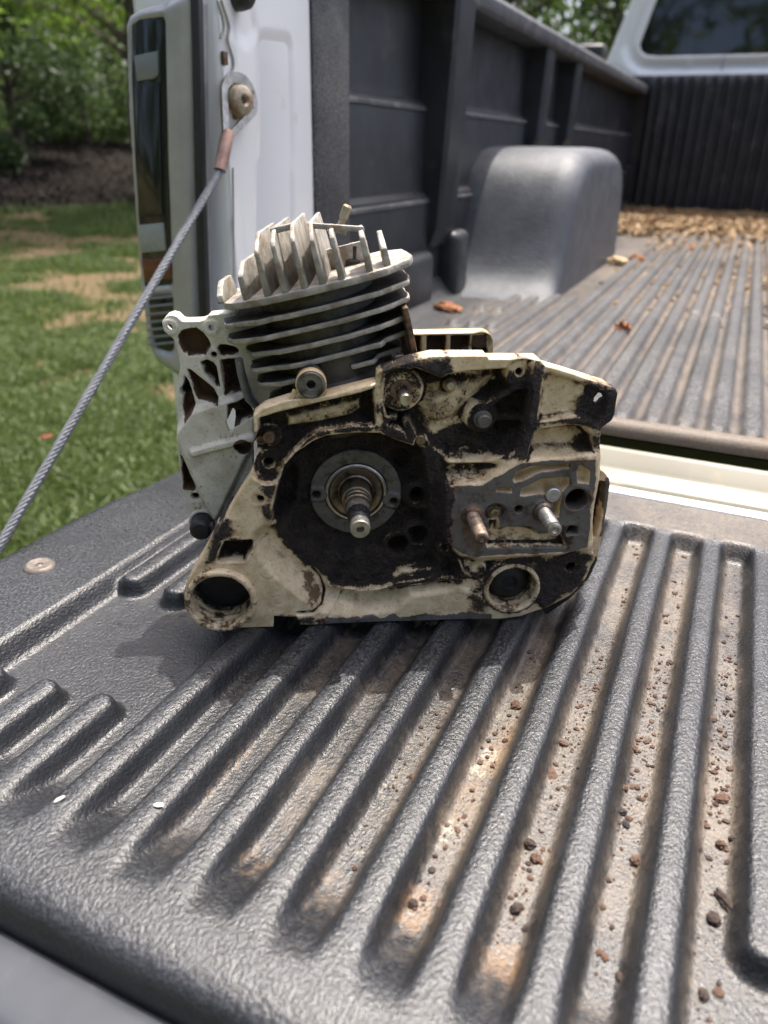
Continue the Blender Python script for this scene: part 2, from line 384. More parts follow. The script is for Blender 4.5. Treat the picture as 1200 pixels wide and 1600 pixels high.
gm = np.zeros(GX.shape+(3,)); R_ = np.hypot(GX, GY); gm[..., 0] = lawn_green(GX, GY)
AZ = np.degrees(np.arctan2(GX, GY))
gm[..., 1] = sstep(-.35, .35, R_-edge_r(GX, GY))*(1-sstep(45, 60, R_))*sstep(20, 8, AZ)*sstep(-120, -100, AZ)
ii = np.arange(GX.size).reshape(GX.shape); GF = np.stack([ii[:-1, :-1].ravel(), ii[1:, :-1].ravel(), ii[1:, 1:].ravel(), ii[:-1, 1:].ravel()], 1)
m_g, t, p = newmat('lawn_soil_and_mulch'); R, G, Bc = attr(t)[:3]
n1 = noise(t, 3.0, 6, .65); n2 = noise(t, 30, 5, .6)
soil = mix(t, n2, (.085, .062, .036), (.21, .155, .092)); grn = mix(t, n2, (.055, .075, .022), (.13, .15, .05))
c = mix(t, ramp(t, math_(t, 'ADD', R, math_(t, 'MULTIPLY', math_(t, 'SUBTRACT', n2, .5), 1.2)), .35, .75), soil, grn)
mul = mix(t, n2, (.0065, .0055, .005), (.024, .019, .016)); c = mix(t, ramp(t, math_(t, 'ADD', G, math_(t, 'MULTIPLY', math_(t, 'SUBTRACT', n1, .5), .5)), .4, .6), c, mul)  # mulch tones darkened in place of tree shade
t.links.new(c, p.inputs['Base Color']); p.inputs['Roughness'].default_value = .95; p.inputs['Specular IOR Level'].default_value = .08; bump(t, p, n2, .8, .03)
gr = npobj('ground', np.stack([GX.ravel(), GY.ravel(), gz.ravel()], 1), GF, m_g, None, True, gm.reshape(-1, 3)); tag(gr, kind='structure')

def leafmat(name, a, b, trans=.35):
    m, t, p = newmat(name); R, G, Bc = attr(t)[:3]; c = mix(t, R, a, b); t.links.new(c, p.inputs['Base Color']); p.inputs['Roughness'].default_value = .5; p.inputs['Specular IOR Level'].default_value = .35 if trans else .1
    tr = N(t, 'ShaderNodeBsdfTranslucent'); t.links.new(mix(t, R, tuple(x*1.3 for x in a), tuple(x*1.5 for x in b)), tr.inputs[0])
    ms = N(t, 'ShaderNodeMixShader', Fac=trans); o = t.nodes['Material Output']
    t.links.new(p.outputs[0], ms.inputs[1]); t.links.new(tr.outputs[0], ms.inputs[2]); t.links.new(ms.outputs[0], o.inputs[0]); return m
M_grass = leafmat('grass_blades', (.050, .088, .022), (.145, .19, .058), .35)
M_leaf_y = leafmat('bright_maple_leaves', (.085, .15, .020), (.16, .24, .040), .5)
M_leaf_m = leafmat('mid_green_leaves', (.06, .11, .022), (.13, .19, .045), .45)
M_leaf_d = leafmat('dark_evergreen_leaves', (.028, .052, .019), (.07, .112, .036), .35)
M_leaf_u = leafmat('undergrowth_leaves', (.04, .075, .02), (.10, .15, .04), .4)
M_bark = simple('tree_bark', (.075, .06, .048), .9, 0, .35, 8, .8, 25, .02)

# grass blades: the near lawn that the photo shows, thinning outwards and behind the truck
def blades(n, rmin, rmax, az0, az1, hmin, hmax):
    r = np.sqrt(rng.random(n)*(rmax**2-rmin**2)+rmin**2)**1.0; az = np.radians(rng.uniform(az0, az1, n))
    x = r*np.sin(az); y = r*np.cos(az); k = rng.random(n) < lawn_green(x, y)*.95+.05
    k &= (r < edge_r(x, y)+.2*rng.standard_normal(n)) & ~((x > -.62) & (x < 1.25) & (y > .1) & (y < 5.5))
    x, y = x[k], y[k]; n = len(x); h = rng.uniform(hmin, hmax, n)*(.55+.45*lawn_green(x, y)); wd = rng.uniform(.0022, .0045, n)*(1+np.hypot(x, y)*.09)
    a = rng.uniform(0, 2*np.pi, n); dx, dy = np.cos(a), np.sin(a); ln = rng.uniform(.1, .9, n)*h; b = rng.uniform(0, 2*np.pi, n)
    z = ground_h(x, y)-.004; V = np.empty((n, 5, 3))
    for i, (s, q, hh) in enumerate(((-1, 0, 0), (1, 0, 0), (.75, .35, .6), (-.75, .35, .6), (0, 1, 1))):
        V[:, i, 0] = x+dx*s*wd+np.cos(b)*ln*q; V[:, i, 1] = y+dy*s*wd+np.sin(b)*ln*q; V[:, i, 2] = z+h*hh*(1-.25*q)
    base = np.arange(n)[:, None]*5; F = np.concatenate([base+np.array([0, 1, 2]), base+np.array([0, 2, 3]), base+np.array([3, 2, 4])])
    c = np.repeat(rng.random(n)[:, None], 5, 1).ravel()
    return V.reshape(-1, 3), F, np.stack([c, c, c], 1)
parts = [blades(120000, 1.2, 5.5, -64, -36, .03, .085), blades(170000, 5.5, 13.6, -60, -18, .05, .11), blades(40000, 1.2, 5.5, -36, -16, .03, .085), blades(110000, 1.0, 8, -118, -62, .03, .085), blades(30000, 1.0, 6, -180, -118, .03, .085)]
V = np.concatenate([q[0] for q in parts]); off = np.cumsum([0]+[len(q[0]) for q in parts[:-1]])
F = np.concatenate([q[1]+o for q, o in zip(parts, off)]); Cc = np.concatenate([q[2] for q in parts])
tag(npobj('grass', V, F, M_grass, None, False, Cc), 'patchy green grass growing on the bare lawn beside the truck', 'grass', kind='stuff')

def leaf_cards(P, size, mat, name, parent=None, sq=.6):
    n = len(P); a = rng.standard_normal((n, 3)); a /= np.linalg.norm(a, axis=1)[:, None]; b = rng.standard_normal((n, 3)); b -= a*(a*b).sum(1)[:, None]; b /= np.linalg.norm(b, axis=1)[:, None]
    s = size*rng.uniform(.6, 1.35, n)[:, None]; V = np.stack([P-a*s, P+b*s*sq*.5-a*s*.1, P+a*s, P-b*s*sq*.5-a*s*.1], 1).reshape(-1, 3)
    F = np.arange(4*n).reshape(n, 4); c = np.repeat(rng.random(n), 4); return npobj(name, V, F, mat, parent, False, np.stack([c, c, c], 1))
def pol(az, r): a = math.radians(az); return r*math.sin(a), r*math.cos(a)
def tree(name, az, r, h, cr, base, nl, size, mat, label, clumps=34, trunk=.16, cat='tree', group=None, flat=1.0, low=0.0):
    x, y = pol(az, r); z = float(ground_h(np.array(x), np.array(y))); e = empty(name, (x, y, z), 0, label, cat, group)
    m = MB(); top = h*.86; pts = [(0, 0, -.2)]; lean = rng.uniform(-.05, .05, 2)
    for k in range(1, 7): q = k/6; pts.append((lean[0]*h*q+.08*math.sin(k*1.7+az), lean[1]*h*q+.08*math.cos(k*2.1+r), top*q))
    m.tube(pts, [trunk*(1.25-1.12*k/6) for k in range(7)], 9)
    P = []
    for k in range(clumps):
        u = rng.uniform(0, 1); zz = base + (h-base)*u; prof = math.sin(math.pi*min(1, .14+u*.84))**.7; rr = cr*prof*math.sqrt(rng.uniform(.12, 1)); a = rng.uniform(0, 2*math.pi)
        c = np.array((rr*math.cos(a)+lean[0]*zz, rr*math.sin(a)+lean[1]*zz, zz-rng.uniform(0, .15)*rr*low))
        s = cr*rng.uniform(.16, .34); n = int(nl/clumps*rng.uniform(.6, 1.4)); q = rng.standard_normal((n, 3)); q *= (rng.random((n, 1))**.45)*s/np.linalg.norm(q, axis=1)[:, None]*1.5; q[:, 2] *= .62*flat
        P.append(c+q)
        st = min(max(zz*.72, h*.12), top*.95); t0 = Vector((lean[0]*st, lean[1]*st, st)); c1 = Vector(c); mid = t0.lerp(c1, .55)+Vector((0, 0, .1*rr))
        m.tube([t0, mid, c1], [trunk*.34*(1-.6*st/h), trunk*.2*(1-.5*st/h), .012], 5, False)
    m.obj('trunk', M_bark, e, True, 80); leaf_cards(np.concatenate(P), size, mat, 'crown', e); return e
BACK = 'trees and shrubs behind the mulch bed'
tree('evergreen_shrub', -47.7, 16.5, 3.3, 1.35, .1, 9000, .075, M_leaf_d, 'dark evergreen bush at the edge of the mulch, nearest the left end of the photo', 44, .09, 'shrub', BACK)
tree('evergreen_shrub', -43.6, 19.5, 2.3, 1.5, .1, 6000, .08, M_leaf_u, 'lower mid green bush between the dark evergreen and the tail light', 34, .07, 'shrub', BACK)
tree('maple_tree', -40.2, 12.6, 7.5, 2.5, 2.15, 14000, .085, M_leaf_y, 'maple with bright yellow green leaves hanging in front of the darker trees', 64, .10, 'tree', BACK, low=.9)
tree('tall_tree', -52.6, 26, 13, 4.2, 1.5, 9000, .15, M_leaf_m, 'tall green tree behind the dark evergreen bush', 46, .22, 'tree', BACK)
tree('tall_tree', -46.2, 30, 15, 4.0, 2.6, 9000, .15, M_leaf_d, 'tall dark tree standing behind the bright maple', 46, .17, 'tree', BACK)
tree('tall_tree', -41.5, 27, 14, 4.2, 1.2, 9000, .15, M_leaf_m, 'tall green tree whose crown is cut by the edge of the tail light', 46, .2, 'tree', BACK)
tree('tall_tree', -24.5, 27, 13, 4.2, .6, 10000, .14, M_leaf_m, 'leafy tree seen over the left end of the bed rail', 50, .22, 'tree', 'trees beyond the bed rail')
tree('tall_tree', -17.0, 30, 14, 4.6, .6, 11000, .15, M_leaf_y, 'light green tree seen over the middle of the bed rail', 50, .26, 'tree', 'trees beyond the bed rail')
tree('tall_tree', -9.5, 33, 14, 4.6, .6, 11000, .15, M_leaf_m, 'green tree just left of the white cab', 50, .24, 'tree', 'trees beyond the bed rail')
for az, r, h in ((-34, 32, 15), (-62, 24, 12), (-74, 25, 14), (-90, 22, 13), (-108, 19, 13), (-126, 17, 13), (-146, 16, 12), (-166, 15, 13), (174, 16, 12), (154, 17, 13), (132, 18, 12), (4, 36, 15), (18, 38, 15)):
    tree('tall_tree', az, r, h, 4.2, .8, 4200, .30, M_leaf_m, 'tall green tree outside the edges of the photo', 30, .24, 'tree', 'trees around the lawn')
# undergrowth and the far wood as masses
n = 26000; az = np.radians(rng.uniform(-64, 2, n)); r = rng.uniform(19.5, 25, n); x = r*np.sin(az); y = r*np.cos(az)
zt = ground_h(x, y) + rng.random(n)**1.5*(.35+.9*fbm(x*.5, y*.5, 6))
tag(leaf_cards(np.stack([x, y, zt], 1), .10, M_leaf_u, 'undergrowth'), 'low green undergrowth growing behind the mulch', 'undergrowth', kind='stuff')
n = 60000; az = np.radians(rng.uniform(-80, 22, n)); r = rng.uniform(38, 50, n); x = r*np.sin(az); y = r*np.cos(az)
zt = ground_h(x, y) + rng.random(n)*(9+7*fbm(x*.09, y*.09, 8)); k = fbm(x*.25+zt*.1, y*.25+zt*.3, 12) > .40; k &= rng.random(n) < .95
tag(leaf_cards(np.stack([x, y, zt], 1)[k], .34, M_leaf_d, 'far_wood'), 'dark wood far behind the lawn', 'wood', kind='stuff')
n = 5200; az = np.radians(rng.uniform(-60, -36, n)); r = rng.uniform(12.2, 20, n); x = r*np.sin(az); y = r*np.cos(az)
M_mulch = leafmat('mulch_bits', (.006, .005, .0045), (.022, .017, .014), 0.0)  # bits darkened like the mulch ground, tree shade put into the colour
tag(leaf_cards(np.stack([x, y, ground_h(x, y)+.012], 1), .05, M_mulch, 'mulch'), 'dark bark mulch covering the bed under the trees', 'mulch', kind='stuff')

# ---------------------------------------------------------------- the truck
TL = (0.28, 1.9, GZ)
truck = empty('pickup_truck', TL, 0, 'white pickup truck with its tailgate lowered and a black ribbed liner in the bed', 'pickup truck')
def tpart(o, parent=truck):
    """mesh written in world metres -> child of the truck"""
    o.parent = parent
    if parent is truck: o.location = (-TL[0], -TL[1], -TL[2])
    return o
def gridobj(name, X, Y, Z, mask, mat, flip=False):
    ii = np.arange(X.size).reshape(X.shape); q = [ii[:-1, :-1], ii[1:, :-1], ii[1:, 1:], ii[:-1, 1:]]
    if flip: q = q[::-1]
    return npobj(name, np.stack([X.ravel(), Y.ravel(), Z.ravel()], 1), np.stack([k.ravel() for k in q], 1), mat, None, True, mask.reshape(-1, mask.shape[-1]))

# tailgate liner: margins level with the rib tops, a basin 11 mm deep with the ribs standing in it
PIT = .0378; X0 = .0249; DEP = .0138
xs = np.concatenate([[-.4615, -.4612, -.4605, -.459, -.4565, -.453, -.449], np.arange(-.446, .30, .0019), np.arange(.302, 1.03, .006), [1.034, 1.0365, 1.038, 1.0385]])
xdrop = np.concatenate([[-.034, -.02, -.009, -.0042, -.0018, -.0006, -.0001], np.zeros(len(xs)-11), [-.001, -.004, -.012, -.034]])
ys = np.concatenate([[.1262, .1262, .1266, .1275, .1292, .1318, .1355, .140, .145], np.arange(.149, .655, .0019), [.6565, .6575, .658, .6582]])
ydrop = np.concatenate([[-.022, -.0165, -.0118, -.0082, -.0053, -.0030, -.0014, -.0005, -.0001], np.zeros(len(ys)-13), [-.0006, -.002, -.006, -.02]])
X, Y = np.meshgrid(xs, ys, indexing='ij')
wob = .0006*(fbm(Y*22, X*3, 61, 2)-.5)
k = np.round((X-X0)/PIT); dx = np.abs(X-(X0+k*PIT)+wob); kk = (k+0).astype(int)
xc = X0+k*PIT
y0 = np.full(X.shape, -1.0); y1 = np.full(X.shape, 2.0)
stub = (xc < -.262) & (xc > -.36)
near = stub & (Y < .30); far = stub & (Y >= .30)
y1[near] = .244 - (.004*np.abs(kk[near]+8)); y0[far] = .352
y0[(xc > .05)] = .238
dead = (xc < -.36) | (xc > .98)
dy = np.maximum(np.maximum(y0-Y, Y-y1), 0)
rib = sstep(.0132, .0062, np.hypot(dx, dy*1.0+np.where(dy > 0, .004, 0)))*(~dead)
rib *= np.where((Y < .30), sstep(.300, .27, Y) if False else 1.0, 1.0)
bas = sstep(-.3725, -.3585, X)*sstep(1.0, .985, X)*sstep(.604, .590, Y)
nearb = sstep(.152, .200, Y + .006*(fbm(X*40, Y*0, 71, 2)-.5))
hand = sstep(.034, .058, X + (Y-.2)*.15)*sstep(.70, .68, X)
bas = bas*np.maximum(nearb, hand*sstep(.095, .115, Y))
Z = -DEP*bas*(1-rib) - .0010*rib*bas - .0016*rib*np.minimum(dx/.0085, 1)**2*bas
Z += .0007*(fbm(X*45, Y*45, 81)-.5)
Xs = X + .030*sstep(.40, .62, Y)*sstep(-.44, -.459, X)
Z += xdrop[:, None] + ydrop[None, :]
Z = np.maximum(Z, -.036)
val = bas*(1-rib)
left = sstep(-.30, -.07, X)
dm = np.zeros(X.shape+(4,))
slope = np.hypot(np.gradient(Z, axis=0)/np.maximum(np.gradient(X, axis=0), 1e-4), np.gradient(Z, axis=1)/np.maximum(np.gradient(Y, axis=1), 1e-4))
dm[..., 3] = (.08+.92*np.exp(-(slope/.55)**2))*(.45+.55*np.maximum(1-bas, rib))  # scuffing, held back on steep flanks to paint their shade deeper
dm[..., 0] = val*(.20+.36*left+1.0*(fbm(X*26, Y*15, 91)-.5)) + (1-bas)*sstep(.58, .61, Y)*.62*sstep(-.2, 0, X) + .10*left
dm[..., 0] *= (sstep(-.37, -.2, X)*.8+.2)*(1-.55*hand*sstep(.30, .20, Y))
ctr = sstep(.075, .02, np.abs(X+.075+(Y-.24)*.0))*sstep(.40, .30, Y)
for (q, rx, ry, st_, ch) in (((-0.0713,0.2055), .010, .016, .9, 1), ((-0.0302,0.1982), .010, .014, .8, 1), ((-0.1490,0.1958), .010, .012, .5, 1), ((-0.1089,0.1965), .010, .014, .45, 1), ((-0.0667,0.3131), .007, .030, .75, 1), ((-0.0696,0.2723), .008, .022, .55, 1),
        ((-0.1901,0.2393), .006, .03, .5, 1), ((-0.0746,0.2443), .006, .014, .6, 2), ((-0.0700,0.3062), .005, .008, .75, 2), ((-0.0727,0.2922), .005, .007, .7, 2), ((-0.0774,0.3363), .004, .006, .6, 2), ((-0.1104,0.2577), .006, .02, .4, 2), ((-0.1070,0.2212), .006, .02, .4, 2), ((-0.0097,0.3295), .004, .05, .35, 1), ((-0.0249,0.2410), .004, .05, .4, 1)):
    rr_ = np.hypot((X-q[0])/rx, (Y-q[1])/ry); dm[..., ch] = np.maximum(dm[..., ch], val**1.5*st_*.85*sstep(1.5, .4, rr_+1.1*(fbm(X*60, Y*40, 95)-.5)))
tg = put(bpy.data.objects.new('tailgate', None), truck)
tg.location = (0, -1.9, -GZ); tg.location = (.0, .40-1.9, -GZ)
def tgp(o): o.parent = tg; o.location = (-.28, -.40, 0); return o
tgp(gridobj('liner', Xs, Y, Z, dm, M_liner))
m = MB(); m.box((.2885, .39, -.052), (1.487, .52, .050), .012)
tgp(m.obj('shell', M_white, None, True))
m = MB(); m.box((.2885, .111, -.030), (1.49, .036, .026), .009, None, 3); tgp(m.obj('end_cap', M_cap, None, True))
m = MB(); m.box((.2885, .667, -.009), (1.44, .0165, .020), .005); tgp(m.obj('hinge_flange', M_white, None, True))
m = MB(); m.lathe([(0.0001, .0012), (.0025, .0005), (.0028, .0012), (.0082, .0020), (.0102, .0010), (.0112, -.0008), (.0112, -.004)], (-.4195, .3335, .0006), (0.05, 0, 1), 32)
tgp(m.obj('liner_screw', simple('brown_screw_head', (.16, .135, .115), .5, .3, .2, 300, .4, 900, .0005), None, True))

# bed floor
PB = .0305; XB = -.0162; ZF = .0405
xs = np.concatenate([np.arange(-.502, .30, .0032), np.arange(.303, 1.05, .009)]); 
ys = np.concatenate([[.7345, .7345, .7352, .7368, .7395, .743], np.arange(.746, 1.5, .005), np.arange(1.506, 3.6, .014)])
ydr = np.concatenate([[-.014, -.009, -.0065, -.004, -.0015, -.0003], np.zeros(len(ys)-6)])
X, Y = np.meshgrid(xs, ys, indexing='ij'); k = np.round((X-XB)/PB); xc = XB+k*PB; dx = np.abs(X-xc)
st = np.full(X.shape, .772); en = np.full(X.shape, 3.40); en[(xc < -.255)] = 1.425
gap = np.zeros(X.shape)
s3 = (xc < -.30) & (xc > -.40); st[s3] = 1.118; en[s3] = np.where(xc[s3] < -.36, 1.33, np.where(xc[s3] < -.33, 1.38, 1.425))
gap[(s3) & (xc < -.33)] = sstep(.026, .018, np.abs(Y-1.222))[(s3) & (xc < -.33)]
g2 = (xc > -.055) & (xc < 0); gap[g2] = sstep(.012, .006, np.abs(Y-1.366))[g2]
dead = (xc < -.40) | (xc > 1.0)
dy = np.maximum(np.maximum(st-Y, Y-en), 0)
rib = sstep(.0122, .0066, np.hypot(dx, dy))*(~dead)*(1-gap)
lip = sstep(.765, .752, Y)
side = sstep(-.43, -.50, X)
Z = ZF - .0085*(1-np.maximum(rib, lip)) + .045*side**2 + ydr[None, :] + .0006*(fbm(X*40, Y*40, 5)-.5) + .03*sstep(3.45, 3.58, Y)**2
dm = np.zeros(X.shape+(4,)); dm[..., 3] = .35+.65*rib; v = 1-np.maximum(rib, 0)
dm[..., 0] = v*(.66+.8*(fbm(X*12, Y*7, 7)-.5))*sstep(-.47, -.36, X) + rib*(.26+.3*sstep(1.6, 3.0, Y)+.5*(fbm(X*12, Y*7, 27)-.5)) + lip*.35
dm[..., 1] = v*.42*sstep(.5, .7, fbm(X*13, Y*6, 17))*sstep(-.45, -.35, X)
bed = tpart(gridobj('bed_floor', X, Y, Z, dm, M_liner_bed))
m = MB(); m.prism([(.6765, -.06), (.6765, -.004), (.680, .001), (.698, .007), (.702, .0105), (.714, .0205), (.719, .0215), (.7215, .018), (.722, -.06)], YA, ZA, XA, -.47, 1.046, .0012); tpart(m.obj('sill', M_cream, None, True))
m = MB(); m.box((.288, 2.2, -.045), (1.6, 2.7, .06)); tpart(m.obj('bed_underside', M_black_pl))

# bed side wall, its pillars, wheel arch, rail
def side(mirror):
    sx = (lambda x: .577-x) if mirror else (lambda x: x)
    def mk(mb, name, mat, smooth=True):
        if mirror: mb.v = [(sx(p[0]), p[1], p[2]) for p in mb.v]
        return tpart(mb.obj(name, mat, None, smooth))
    m = MB()
    prof = [(-.502, .02), (-.488, .055), (-.488, .196), (-.490, .206), (-.4995, .213), (-.5005, .222), (-.5005, .332), (-.503, .341), (-.5115, .347), (-.513, .356), (-.513, .478), (-.54, .49)]
    yy = [.935, 1.4, 2.0, 2.8, 3.57]
    V = [(x, y, z) for y in yy for x, z in prof]; n = len(prof)
    m.add(V, [(i*n+j, i*n+j+1, (i+1)*n+j+1, (i+1)*n+j) for i in range(len(yy)-1) for j in range(n-1)])
    mk(m, 'bed_wall', M_wall)
    for zb in (.199, .334):
        xb = -.4875 if zb < .25 else -.4995
        m = MB(); V = [(x, y, z) for y in yy for x, z in ((xb+.0012, zb-.004), (xb+.0012, zb), (xb-.0125, zb+.0135), (xb-.0135, zb+.0135))]
        m.add(V, [(i*4+j, i*4+j+1, i*4+j+5, i*4+j+4) for i in range(len(yy)-1) for j in range(3)]); mk(m, 'wall_ledge', M_ledge)
    m = MB(); m.box((-.487, .899, .25), (.032, .094, .54), .007); mk(m, 'liner_end_strip', M_liner_bed)
    # pillars: (start, end, x out at the top, x out at the foot, z foot)
    for (ya, yb, xt, xf, zf) in ((1.27, 1.355, -.452, -.468, .125), (1.90, 1.965, -.462, -.475, .265), (2.22, 2.28, -.462, -.475, .265)):
        m = MB(); V = []
        for z, x in ((zf, xf-.012), (zf+.03, xf), (.30, (xt+xf)/2), (.482, xt)):
            V += [(-.53, ya, z), (x-.006, ya, z), (x, ya+.008, z), (x, yb-.008, z), (x-.006, yb, z), (-.53, yb, z)]
        F = [(i*6+j, i*6+j+1, i*6+j+7, i*6+j+6) for i in range(3) for j in range(5)] + [(0, 1, 2, 3, 4, 5), (18, 19, 20, 21, 22, 23)]
        m.add(V, F); mk(m, 'bed_wall_pillar', M_wall)
    m = MB(); m.box((-.487, 1.37, .088), (.062, .075, .115), .014, None, 3); mk(m, 'liner_block', M_wall)
    m = MB(); m.box((-.487, 1.17, .078), (.045, .16, .09), .014, None, 3); mk(m, 'liner_block', M_wall)
    # rail
    m = MB(); m.prism([(-.60, .482), (-.458, .478), (-.455, .484), (-.455, .503), (-.462, .512), (-.48, .516), (-.59, .518), (-.602, .508)], XA, ZA, YA, .70, 3.60, .0015); mk(m, 'bed_rail', M_rail)
    # wheel arch: rounded block whose rear foot flares into the floor
    n = 30; V = []; rows = []
    prof = []
    for s in np.linspace(0, 1, 26): prof.append(s)
    L0, L1 = 1.50, 2.10
    kp = np.array([(1.335, .031), (1.385, .036), (1.425, .055), (1.455, .11), (1.485, .18), (1.512, .235), (1.55, .268), (1.62, .281), (1.75, .284), (1.96, .281), (2.03, .265), (2.075, .22), (2.10, .15), (2.105, .03)])
    ar = np.concatenate([[0], np.cumsum(np.hypot(*np.diff(kp, axis=0).T))]); tt_ = np.linspace(0, ar[-1], 240); yy_ = np.interp(tt_, ar, kp[:, 0]); zz_ = np.interp(tt_, ar, kp[:, 1])
    for _ in range(3):
        yp = np.pad(yy_, 6, mode='edge'); zp = np.pad(zz_, 6, mode='edge'); yy_ = np.convolve(yp, np.ones(13)/13, 'valid'); zz_ = np.convolve(zp, np.ones(13)/13, 'valid')
    AP = list(zip(yy_[::4], zz_[::4]))
    for j in range(len(AP)):
        y, z = AP[j]
        row = []
        for i, s in enumerate(np.linspace(0, 1, 16)):
            x = -.505+.225*min(1, s/.80)
            z2 = z; y2 = y
            if s > .62:
                tt = (s-.62)/.38; c_ = (1-math.cos(tt*math.pi/2))
                yc = (L0+L1)/2; x = -.505+.215*(.775+.225*math.sin(tt*math.pi/2)); z2 = z-(z-.03)*max(0, (tt-.55)/.45)**1.0*0
                y2 = y+(yc-y)*.05*c_*min(1, abs(y-yc)/.3); z2 = z-.035*c_*min(1, z/.2)
            row.append((x, y2, z2))
        row.append((row[-1][0]+.002, row[-1][1]*.96+((L0+L1)/2)*.04, .03))
        rows.append(row)
    nn = len(rows[0]); V = [p for r_ in rows for p in r_]
    m = MB(); m.add(V, [(i*nn+j, i*nn+j+1, (i+1)*nn+j+1, (i+1)*nn+j) for i in range(len(rows)-1) for j in range(nn-1)])
    mk(m, 'wheel_arch', M_arch)
    # outer body side
    m = MB(); m.box((-.556, 2.25, .06), (.036, 3.06, .86), .012, None, 3); mk(m, 'body_side', M_white)
M_ledge = simple('dusty_ledge', (.085, .086, .088), .6, 0, .3, 12, .3, 300, .001, dirt=((.20, .19, .175), 16, .5, .7))
M_rail = simple('scuffed_rail_cap', (.055, .057, .062), .5, 0, .25, 20, .4, 120, .002, dirt=((.16, .15, .14), 25, .52, .6))
M_arch = simple('scuffed_wheel_arch_plastic', (.074, .081, .094), .48, 0, .2, 22, .8, 300, .0016, dirt=((.12, .12, .125), 30, .52, .45))
side(False); side(True)

# front bulkhead with upright corrugations
xs = np.arange(-.53, 1.10, .0055); zs = np.concatenate([np.linspace(.02, .535, 20), [.545, .549, .550]]); X, Zz = np.meshgrid(xs, zs, indexing='ij')
cor = sstep(.012, .007, np.abs(((X+.30) % .041)-.0205))*sstep(-.46, -.44, X)*sstep(.548, .535, Zz)
Yb = 3.575-.016*cor; Yb[:, -1] = 3.64; Yb[:, -2] = 3.59
dm = np.zeros(X.shape+(3,)); dm[..., 0] = .15*sstep(.54, .549, Zz)
tpart(gridobj('bulkhead_liner', X, Yb, Zz, dm, M_wall, True))
m = MB(); m.box((-.50, 3.50, .215), (.06, .06, .012), .004); tpart(m.obj('liner_bracket', M_wall, None, True))
m = MB(); m.box((-.502, 3.545, .145), (.05, .03, .10), .003); tpart(m.obj('liner_pocket', M_dark, None, True))
# cab
cab_out = [(-.66, .552), (-.645, .60), (-.582, .809), (-.53, .98), (-.46, 1.06), (1.03, 1.06), (1.11, .98), (1.16, .809), (1.225, .60), (1.24, .552), (1.1, .35), (-.5, .35)]
win = [(-.525, .66), (-.515, .637), (-.49, .622), (-.45, .617), (1.03, .617), (1.07, .622), (1.095, .637), (1.105, .66), (1.05, .88), (1.03, .92), (1.0, .935), (-.42, .935), (-.45, .92), (-.47, .88)]
cabm = lambda a, b, d: np.stack([a, 3.62+d-.18*np.maximum(b-.6, 0)*0 + .12*np.maximum(b-.6, 0), b], 1)
def grow(P, k):
    c = np.mean(np.array(P), 0); return [tuple(c+(np.array(p)-c)*(1+k)) for p in P]
cab = put(bpy.data.objects.new('cab', None), truck); cab.location = (0, 1.72, .85)
def cbp(o): o.parent = cab; o.location = (-.28, -3.62, 0); return o
def inset(P, dd):
    P = np.array(P, float); n = len(P); Q = []
    area = sum(P[i][0]*P[(i+1) % n][1]-P[(i+1) % n][0]*P[i][1] for i in range(n)); sg = 1 if area > 0 else -1
    for i in range(n):
        a, b, c = P[i-1], P[i], P[(i+1) % n]; e1 = b-a; e2 = c-b; n1 = np.array((-e1[1], e1[0]))/np.hypot(*e1)*sg; n2 = np.array((-e2[1], e2[0]))/np.hypot(*e2)*sg
        q = n1+n2; q /= np.hypot(*q); Q.append(tuple(b+q*dd/max(.4, q@n1)))
    return Q
cbp(relief('cab_back', cab_out, [('R', inset(win, -.045), .022, .02), ('R', inset(win, -.016), .006, .012), ('P', ('c', (-.33, .586), .012), .004, .006)], .009, cabm, M_white, None, .25, (), [win], 1))
g_ = inset(win, -.004); m = MB(); m.add([(a, 3.634+.12*max(b-.6, 0), b) for a, b in g_], [tuple(range(len(g_)))]); m.add([(a, 3.640+.12*max(b-.6, 0), b) for a, b in g_], [tuple(range(len(g_)))[::-1]])
cbp(m.obj('rear_window', M_win))
for k_, (xa_, za_) in enumerate(((-.20, .59),)):
    m = MB(); m.box((xa_, 3.615, za_), (.006, .012, .05), .002); cbp(m.obj('washer_stem', M_bezel, None, True))
m = MB(); m.box((-.80, 3.95, .655), (.18, .09, .085), .02, None, 3); m.box((-.69, 3.96, .63), (.10, .03, .03), .006); cbp(m.obj('door_mirror', M_black_pl, None, True))

